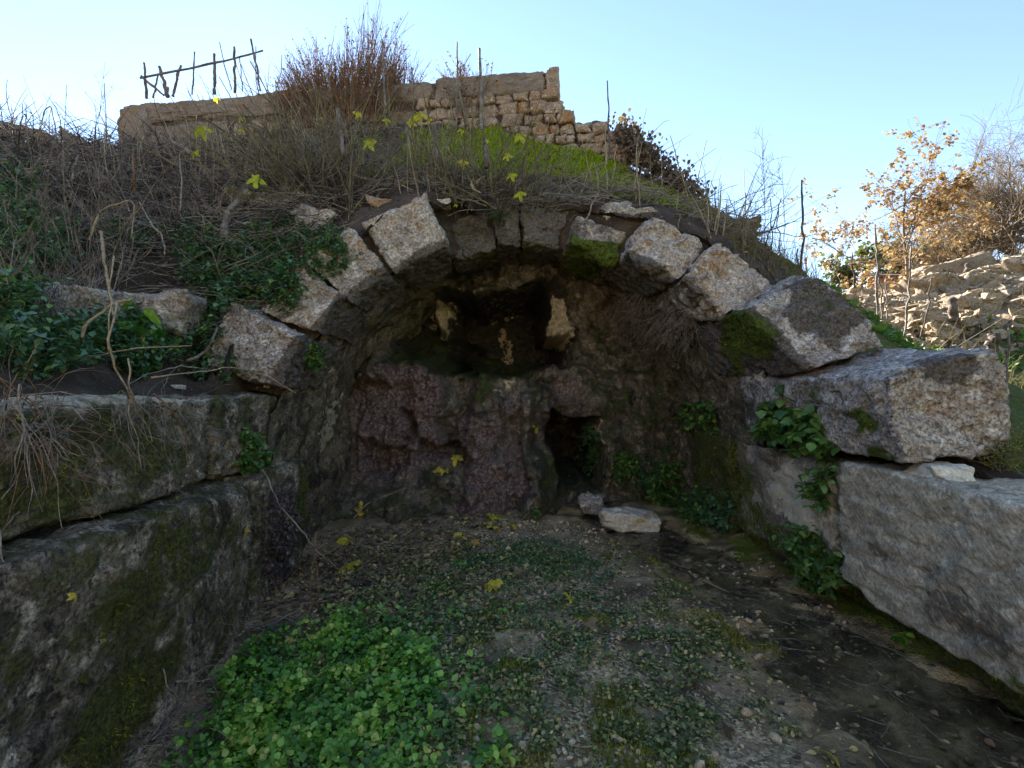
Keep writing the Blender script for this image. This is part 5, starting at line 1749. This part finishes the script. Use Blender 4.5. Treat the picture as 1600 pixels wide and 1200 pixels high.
# fallen fig leaves, each by itself
FL = [(690, 737, 24, 'pale yellow fig leaf caught on the purple crust of the back wall'), (713, 719, 20, 'folded yellow fig leaf above another on the purple crust'), (563, 797, 21, 'yellow fig leaf at the left foot of the back wall'),
      (772, 812, 24, 'upper of two overlapping yellow fig leaves at the foot of the back wall'), (770, 827, 24, 'lower of two overlapping yellow fig leaves at the foot of the back wall'), (808, 806, 30, 'curled pale brown fig leaf at the foot of the back wall'),
      (719, 840, 22, 'bright yellow fig leaf just above the leaf litter'), (652, 857, 20, 'narrow yellow fig leaf standing in the litter'), (702, 861, 24, 'withered orange brown fig leaf in the litter'), (740, 852, 24, 'yellow fig leaf seen edge on in the litter'),
      (770, 922, 38, 'large bright yellow fig leaf on the middle of the ground'), (893, 942, 24, 'pale yellow leaf right of the large bright one'), (541, 848, 20, 'yellowish fig leaf in the litter below the left wall'), (800, 825, 16, 'small yellow green fig leaf right of the overlapping pair'),
      (832, 668, 14, 'small yellow leaf on the narrow tufa column'), (544, 892, 34, 'long yellow green leaf below the leaning stick'), (648, 1006, 16, 'crumpled pale leaf at the edge of the watercress'), (720, 1008, 14, 'crumpled yellow leaf on dark ground'),
      (918, 985, 30, 'curled rusty brown leaf with a stalk'), (945, 990, 16, 'small pinkish leaf beside the rusty one'), (783, 1077, 20, 'small maroon leaf on the dark ground cover'), (1136, 1150, 26, 'reddish brown leaf near the bottom right of the basin'),
      (667, 1148, 28, 'shrivelled brown leaf in the watercress'), (810, 899, 18, 'pale violet grey leaf beside the yellow fig leaf'), (368, 1068, 24, 'russet leaf at the edge of the watercress'), (1300, 1195, 26, 'cream fallen leaf at the bottom edge of the picture'),
      (455, 1005, 18, 'tan leaf in the litter above the watercress'), (960, 833, 12, 'cream chip of leaf before the pale rock'), (105, 930, 14, 'small yellow green leaf on the lower left block'), (380, 828, 12, 'small yellow leaf on the left wall beside the withered fern')]
for i, (px, py, sz, lab) in enumerate(FL):
    p, nr = hit(px, py)
    xd = np.array((random.uniform(-1, 1), random.uniform(-1, 1), random.uniform(-.2, .3)))
    xd = unit(xd - nr * np.dot(xd, nr) * .9)
    nn = nr * .6 + np.array((random.uniform(-.25, .25), -.55, .35))
    dark = any(w in lab for w in ('brown', 'rusty', 'maroon', 'russet', 'pinkish', 'violet', 'tan'))
    fig_leaf(p + nr * .035 - xd * sz * .4 / F * p[1], xd, nn, sz * random.uniform(.95, 1.3) / F * p[1], m_lit if dark else m_fall, None, lab, None, i, name='fallen_leaf')

# sticks on the ground
SK = [([(548, 916), (590, 908), (622, 896)], 4.2, m_twigd, 'thick dark stick lying in the leaf litter'), ([(440, 952), (480, 946), (556, 944)], 1.3, m_twigp, 'pale thin reed lying across the litter'),
      ([(275, 1068), (320, 1068), (375, 1056)], 1.8, m_twigp, 'pale bent twig lying at the foot of the lower left block'), ([(220, 1180), (270, 1110), (330, 1060)], 1.6, m_twig, 'long grey twig leaning along the foot of the left wall'),
      ([(255, 1045), (262, 1070), (280, 1095)], 1.5, m_twig, 'short grey twig standing at the foot of the left wall'), ([(1098, 910), (1125, 922), (1152, 938)], 1.1, m_twigp, 'straw stalk lying in the stream'),
      ([(1005, 1038), (1030, 1044), (1055, 1052)], 1.6, m_twigp, 'pale twig beside the orange pebble'), ([(895, 1172), (910, 1172), (926, 1172)], 1.8, m_twigp, 'short pale stick near the bottom edge'),
      ([(552, 812), (575, 790), (590, 782), (650, 758)], 1.0, m_twigp, 'thin reed leaning against the foot of the back wall'), ([(560, 828), (575, 808), (588, 790)], 1.2, m_twig, 'short leaning twig at the left foot of the back wall'),
      ([(484, 960), (488, 900), (494, 830)], 1.3, m_red, 'upright reddish stalk in the left corner of the basin'), ([(498, 950), (496, 890), (490, 850)], 1.0, m_red, 'second upright reddish stalk in the left corner'),
      ([(880, 893), (900, 898), (912, 890)], 1.2, m_twigp, 'curled straw on the green carpet'), ([(1010, 868), (1040, 880), (1070, 890)], 1.0, m_twigp, 'thin straw at the edge of the stream'),
      ([(235, 1160), (290, 1110), (300, 1060), (345, 1040)], 1.4, m_twig, 'grey forked twig in the brush at the foot of the left wall'), ([(410, 985), (450, 965), (480, 950)], 1.7, m_twig, 'grey stick half buried in the litter')]
for i, (pp, w, mat, lab) in enumerate(SK):
    q = []
    for a, b_ in pp:
        p, nr = hit(a, b_)
        q.append(p + np.array((0, 0, .012)) + nr * .008)
    if 'upright' in lab or 'standing' in lab:
        y0 = q[0][1]
        q = [P(a, b_, y0 - .02) for a, b_ in pp]
    ym = np.mean([a[1] for a in q])
    poly_tube('stick', q, w / F * ym, w * .6 / F * ym, mat, lab, 'stick', seed=80 + i, n=14, wob=.015)
# fine brush along the foot of the left wall
g = np.random.default_rng(231)
n = 700
y = g.uniform(2.2, 6.2, n)
x = -2.0 + np.abs(g.normal(0, .28, n)) + (y > 4.5) * g.uniform(0, .9, n)
b = np.stack([x, y, floor_z(x, y) + .01], -1)
pts = grow(b, np.stack([g.normal(.1, .8, n), g.normal(0, .8, n), g.normal(.12, .2, n)], -1), g.uniform(.08, .45, n), 6, .12, .04, 232)
V, Fq = tubes(pts, np.linspace(1, .5, 6)[None] * g.uniform(.0012, .0035, (n, 1)), 3)
tag(mk('twig_litter', V, Fq, m_twig), 'fine dry twigs scattered along the foot of the left wall', 'twigs', kind='stuff')

# ------------------------------------------------------------------ trees and shrubs on the right
def tree(name, label, base, d0, H, r0, levels, seed, mat, spread=.7, kids=(5, 5, 4), leaf=None, leafn=0, lsz=.1, ratio=.62, up=.15, stems=1, stem_spread=.3, leaf_tpl=OVW, wob=.1):
    g = np.random.default_rng(seed)
    t = thing(name, label, 'tree', base)
    b = np.array([base] * stems) + g.normal(0, .05, (stems, 3)) * (stems > 1)
    d = unit(np.asarray(d0, float)[None] + g.normal(0, stem_spread, (stems, 3)) * (stems > 1))
    L = H * g.uniform(.8, 1.1, stems)
    rr = np.full(stems, r0)
    parts = []
    pts = grow(b, d, L, 10, wob * .6, -.01, seed)
    trunk = tubes(pts, rr[:, None] * np.linspace(1, .35, 10)[None], 7)
    mk('trunk', trunk[0], trunk[1], mat, t, origin=base)
    for lv in range(levels):
        nk = kids[lv]
        m = len(pts) * nk
        i = np.repeat(np.arange(len(pts)), nk)
        k = g.integers(3, 9, m) if lv == 0 else g.integers(2, 9, m)
        bb = pts[i, k]
        td = unit(pts[i, k + 1] - pts[i, k])
        nd = unit(td + g.normal(0, spread, (m, 3)) + np.array((0, 0, up)))
        nl = L[i] * ratio * g.uniform(.5, 1.15, m)
        nr = rr[i] * np.linspace(1, .35, 10)[k] * .6
        pts2 = grow(bb, nd, nl, 10, wob, -.01, seed + 10 + lv)
        parts.append(tubes(pts2, np.maximum(nr[:, None] * np.linspace(1, .3, 10)[None], .0035), 5 if lv == 0 else 3))
        pts, L, rr = pts2, nl, nr
    V, Fq = join(parts)
    mk('branches', V, Fq, mat, t, origin=base)
    if leaf:
        i, k = (g.random(leafn) ** 1.5 * len(pts)).astype(int), g.integers(5, 10, leafn)
        W, Fo, rnd = scatter(leaf_tpl, pts[i, k] + g.normal(0, .04, (leafn, 3)), g.uniform(0, 6.28, leafn), g.uniform(-.2, 1.0, leafn), g.normal(0, .5, leafn), g.uniform(.6, 1.2, leafn) * lsz)
        mk('crown', W, Fo, leaf, t, attrs={'rnd': rnd}, origin=base)
    return t


tb = P(1422, 440, 12.2)
tb[2] = min(tb[2], float(hill(tb[0], tb[1])))
tree('autumn_tree', 'slender young tree with sparse orange autumn leaves above the rubble heap', tb, (-.12, 0, 1), 2.7, .05, 3, 601, m_bark, .9, (13, 7, 4), m_ora, 4600, .08, .70, .0)
tb = P(1590, 408, 14.5)
tree('bare_tree', 'wide bare grey brown tree spreading over the right end of the rubble heap', tb, (-.95, 0, .5), 2.7, .085, 3, 611, m_bark, .75, (13, 10, 7), None, 0, .1, .68, .0, stems=6, stem_spread=.55, wob=.13)
tb = P(1660, 400, 14)
tree('bare_tree', 'bare tree partly cut off by the right picture edge', tb, (-.6, 0, .85), 2.2, .09, 3, 621, m_bark, .7, (11, 8, 6), None, 0, .1, .68, .0, stems=5, stem_spread=.4, wob=.13)
for i, (px, py, Y, H, lab) in enumerate(((1400, 440, 19, 1.3, 'yellowish green shrub behind the young autumn tree'), (1345, 445, 18, 1.1, 'small yellow green shrub left of the stakes'), (1480, 432, 20, 1.5, 'olive shrub behind the rubble heap below the bare tree'))):
    b = P(px, py, Y)
    tree('green_shrub', lab, b, (0, 0, 1), H, .05, 2, 640 + i * 7, m_bark, .9, (9, 7), m_gfar, 2600, .13, .7, .1, stems=4, stem_spread=.6)
# awning of a hut beyond the heap
hut = thing('hut_awning', 'low reddish awning with a pale post beyond the rubble heap', 'awning', P(1355, 452, 16))
aw = np.array([P(1356, 432, 15.6), P(1446, 433, 15.6), P(1446, 431, 17), P(1356, 430, 17)])
aw2 = aw + np.array((0, 0, .06))
mk('roof_sheet', np.concatenate([aw, aw2]), np.array([(0, 3, 2, 1), (4, 5, 6, 7), (0, 1, 5, 4), (1, 2, 6, 5), (2, 3, 7, 6), (3, 0, 4, 7)]), m_post, hut, smooth=False, origin=aw[0])
t_ = MT('faded red cloth')
m_cloth = t_.bsdf(t_.mix(t_.noise(5, 3), (.30, .12, .09), (.42, .22, .16)), .9)
xs = np.linspace(0, 1, 24)
top = P(1358, 434, 15.7) + (P(1444, 435, 15.7) - P(1358, 434, 15.7)) * xs[:, None]
bot = top + np.stack([xs * 0, .05 * np.sin(xs * 30), -.22 - .12 * np.sin(xs * 3.1)], -1)
mk('cloth', np.concatenate([top, bot]), np.array([(i, i + 1, 25 + i, 24 + i) for i in range(23)]), m_cloth, hut, origin=top[0])
poly_tube('post', [P(1357, 462, 15.6), P(1357, 446, 15.6), P(1357, 432, 15.6)], .05, .05, m_twigp, parent=hut)
# weeds on the sunny ground
g = np.random.default_rng(701)
n = 5200
y = g.uniform(5.5, 11, n)
x = y * g.uniform(.60, 1.02, n)
k = sst(-.1, .3, nz(x, y, 1.2, 702)) > g.random(n)
x, y = x[k], y[k]
n = len(x)
W, Fo, rnd = scatter(OV, np.stack([x, y, hill(x, y) + g.uniform(0, .05, n)], -1), g.uniform(0, 6.28, n), g.uniform(-1.2, .3, n), g.normal(0, .4, n), g.uniform(.04, .13, n))
tag(mk('low_weeds', W, Fo, m_bram, attrs={'rnd': .3 + .7 * rnd}), 'low green weeds on the sunny ground before the rubble heap', 'weeds', kind='stuff')
n = 900
y = g.uniform(5.5, 10, n)
x = y * g.uniform(.64, 1.02, n)
b = np.stack([x, y, hill(x, y)], -1)
pts = grow(b, np.stack([g.normal(0, .5, n), g.normal(0, .5, n), np.ones(n)], -1), g.lognormal(-1.5, .5, n), 6, .12, .03, 703)
V, Fq = tubes(pts, np.linspace(1, .3, 6)[None] * g.uniform(.002, .006, (n, 1)), 3)
tag(mk('dry_grass', V, Fq, m_grass, attrs={'rnd': np.repeat(g.random(n), 18)}), 'dry grass stems before the rubble heap', 'grass', kind='stuff')
# old stumps
for i, (px, py, wd_, h_, Y, lab) in enumerate(((1490, 480, 13, 22, 8.6, 'splintered old stump in the middle of the rubble heap'), (1550, 532, 18, 18, 6.3, 'cut stump at the foot of the rubble heap near the right edge'), (1512, 422, 10, 16, 11.5, 'small post stump high on the rubble heap'))):
    c = P(px, py, Y)
    poly_tube('tree_stump', [c - np.array((0, 0, h_ / F * Y)), c, c + np.array((.02, 0, h_ / F * Y * .6))], wd_ / 2 / F * Y, wd_ / 2.4 / F * Y, m_post, lab, 'stump', seed=i, n=10, wob=.07, sides=11)
# upright dead stems and weeds over the left bank
g = np.random.default_rng(751)
bb, nn = px_region([(90, 430, 110, 90), (250, 350, 120, 60), (120, 330, 120, 50), (420, 280, 130, 50), (120, 280, 120, 30)], 950, 752)
n = len(bb)
pts = grow(bb, np.stack([g.normal(0, .45, n), g.normal(-.2, .35, n), np.ones(n)], -1), g.lognormal(-1.0, .5, n), 8, .12, .07, 753)
i, k = g.integers(0, n, n * 2), g.integers(2, 7, n * 2)
p2 = grow(pts[i, k], unit(pts[i, k + 1] - pts[i, k]) + g.normal(0, .6, (n * 2, 3)), g.uniform(.06, .25, n * 2), 5, .15, .03, 754)
V, Fq = join([tubes(pts, np.linspace(1, .4, 8)[None] * g.uniform(.0025, .0065, (n, 1)), 4), tubes(p2, np.linspace(1, .5, 5)[None] * g.uniform(.0015, .003, (n * 2, 1)), 3)])
tag(mk('dead_stalks', V, Fq, m_twig), 'thicket of thin upright dead stalks on the left bank', 'dry stalks', kind='stuff')
# small rubble between the big stones of the heap
g = np.random.default_rng(761)
U, Fq0 = cube_grid(3)
n = 9000
y = g.uniform(7.8, 14.4, n)
x = g.uniform(.64, 1.05, n) * y
pyq = 600 - (hill(x, y, False) - CAMZ) / y * F
k = (pyq < 520) | (g.random(n) < .18)
x, y = x[k], y[k]
n = len(x)
sz = g.lognormal(-2.85, .40, n) * y / 11
R_ = rots(g.uniform(0, 6.28, n), g.normal(0, .5, n), g.normal(0, .5, n))
Uj = U[None] * (1 + g.normal(0, .16, (n, len(U), 1)))
ax = np.stack([sz * g.uniform(.9, 1.8, n), sz * g.uniform(.7, 1.2, n), sz * g.uniform(.45, .9, n)], -1) * .8
W = np.einsum('mij,mkj->mki', R_, Uj * ax[:, None]) + np.stack([x, y, hill(x, y) + sz * .35], -1)[:, None]
Fo = (np.arange(n)[:, None, None] * len(U) + Fq0[None]).reshape(-1, 4)
tag(mk('small_rubble', W.reshape(-1, 3), Fo, m_rubb, smooth=False), 'small broken stones filling the sunlit rubble heap', 'rubble', kind='stuff')
# sodden twigs and leaves caught in the stream
g = np.random.default_rng(771)
n = 420
y = g.uniform(2.0, 6.4, n)
x = stream_c(y) + stream_w(y) * g.uniform(-1.3, 1.1, n)
b = np.stack([x, y, np.maximum(floor_z(x, y), np.interp(y, [-1, 2.3, 4, 6, 8.6], [-.165, -.145, -.098, -.065, -.055])) + .006], -1)
pts = grow(b, np.stack([g.normal(.3, .5, n), g.normal(-.6, .5, n), g.normal(0, .04, n)], -1), g.uniform(.05, .30, n), 6, .10, .0, 772)
pts[..., 2] = np.maximum(pts[..., 2], b[:, None, 2] - .004)
V, Fq = tubes(pts, np.linspace(1, .5, 6)[None] * g.uniform(.001, .003, (n, 1)), 3)
tag(mk('stream_debris', V, Fq, m_twig), 'sodden twigs and straws lying in the shallow stream', 'debris', kind='stuff')
n = 900
y = g.uniform(2.0, 6.4, n)
x = stream_c(y) + stream_w(y) * g.uniform(-1.6, 1.0, n)
z = np.maximum(floor_z(x, y), np.interp(y, [-1, 2.3, 4, 6, 8.6], [-.165, -.145, -.098, -.065, -.055])) + .005
W, Fo, rnd = scatter(OV, np.stack([x, y, z], -1), g.uniform(0, 6.28, n), g.normal(0, .12, n), g.normal(0, .2, n), g.uniform(.015, .05, n))
tag(mk('stream_leaves', W, Fo, m_lit, attrs={'rnd': rnd}), 'dead leaves caught in the shallow stream', 'leaf litter', kind='stuff')
# raised moss pads on the stones
g = np.random.default_rng(781)
c = np.concatenate([a[0] for a in MOSS_SEEDS])
nn = np.concatenate([a[1] for a in MOSS_SEEDS])
ar = np.concatenate([a[2] for a in MOSS_SEEDS])
N = 60000
i = g.choice(len(c), N, p=ar / ar.sum())
base = c[i] + g.normal(0, .008, (N, 3))
d = unit(nn[i] + g.normal(0, .6, (N, 3)) + np.array((0, 0, -.15)))
side = unit(np.cross(d, g.normal(0, 1, (N, 3))))
L = g.uniform(.008, .028, N)[:, None] * (.6 + .6 * sst(-.3, .5, fbm(base, 9, 2, 78)))[:, None]
w = L * .16
W = np.stack([base - side * w, base + side * w, base + d * L + side * w * .3, base + d * L - side * w * .3], 1)
Fo = np.arange(N * 4).reshape(-1, 4)
o = mk('moss', W.reshape(-1, 3), Fo, m_mosst, vault, attrs={'rnd': np.repeat(g.random(N) * (.35 + .65 * sst(-.4, .4, fbm(base, 6, 2, 79))), 4)}, origin=(X0, 5, 1), label='dark green moss pads on the stones')
o['kind'] = 'stuff'
# a few more pale stones half buried in the left bank
for j, (px, py, w_, h_, lab) in enumerate(((345, 330, 30, 16, 'small pale stone below the left fig shrub beside the crooked stump'), (190, 330, 34, 14, 'flat grey stone under the arched tan cane'), (330, 262, 26, 12, 'pale chip of stone near the flat slab on the left slope'),
                                           (560, 300, 34, 18, 'brownish stone between the fig shrub and the tall pale arch stone'), (690, 318, 26, 14, 'small brown stone beside the fig roots'), (870, 312, 30, 14, 'earthy stone below the moss mound'),
                                           (385, 350, 28, 14, 'ochre chip of stone at the upper edge of the nettle mat'), (60, 290, 30, 16, 'grey stone in the brushwood at far left'))):
    loose(px, py, w_, h_, .18, None, mat=m_vous if j % 2 else m_loose, seed=40 + j, label=lab, n=12)
# stouter upright dry stems standing in the brush
g = np.random.default_rng(791)
bb, _n = px_region([(430, 270, 150, 40), (700, 290, 90, 25), (250, 290, 130, 30), (1000, 310, 110, 14), (1120, 360, 60, 18)], 150, 792)
n = len(bb)
pts = grow(bb, np.stack([g.normal(0, .28, n), g.normal(-.1, .25, n), np.ones(n)], -1), g.uniform(.3, 1.0, n), 8, .07, .0, 793)
V, Fq = tubes(pts, np.linspace(1, .55, 8)[None] * g.uniform(.004, .010, (n, 1)), 5)
tag(mk('dry_stems', V, Fq, m_twigp), 'tan dry stems standing upright across the brow of the hill', 'dry stalks', kind='stuff')
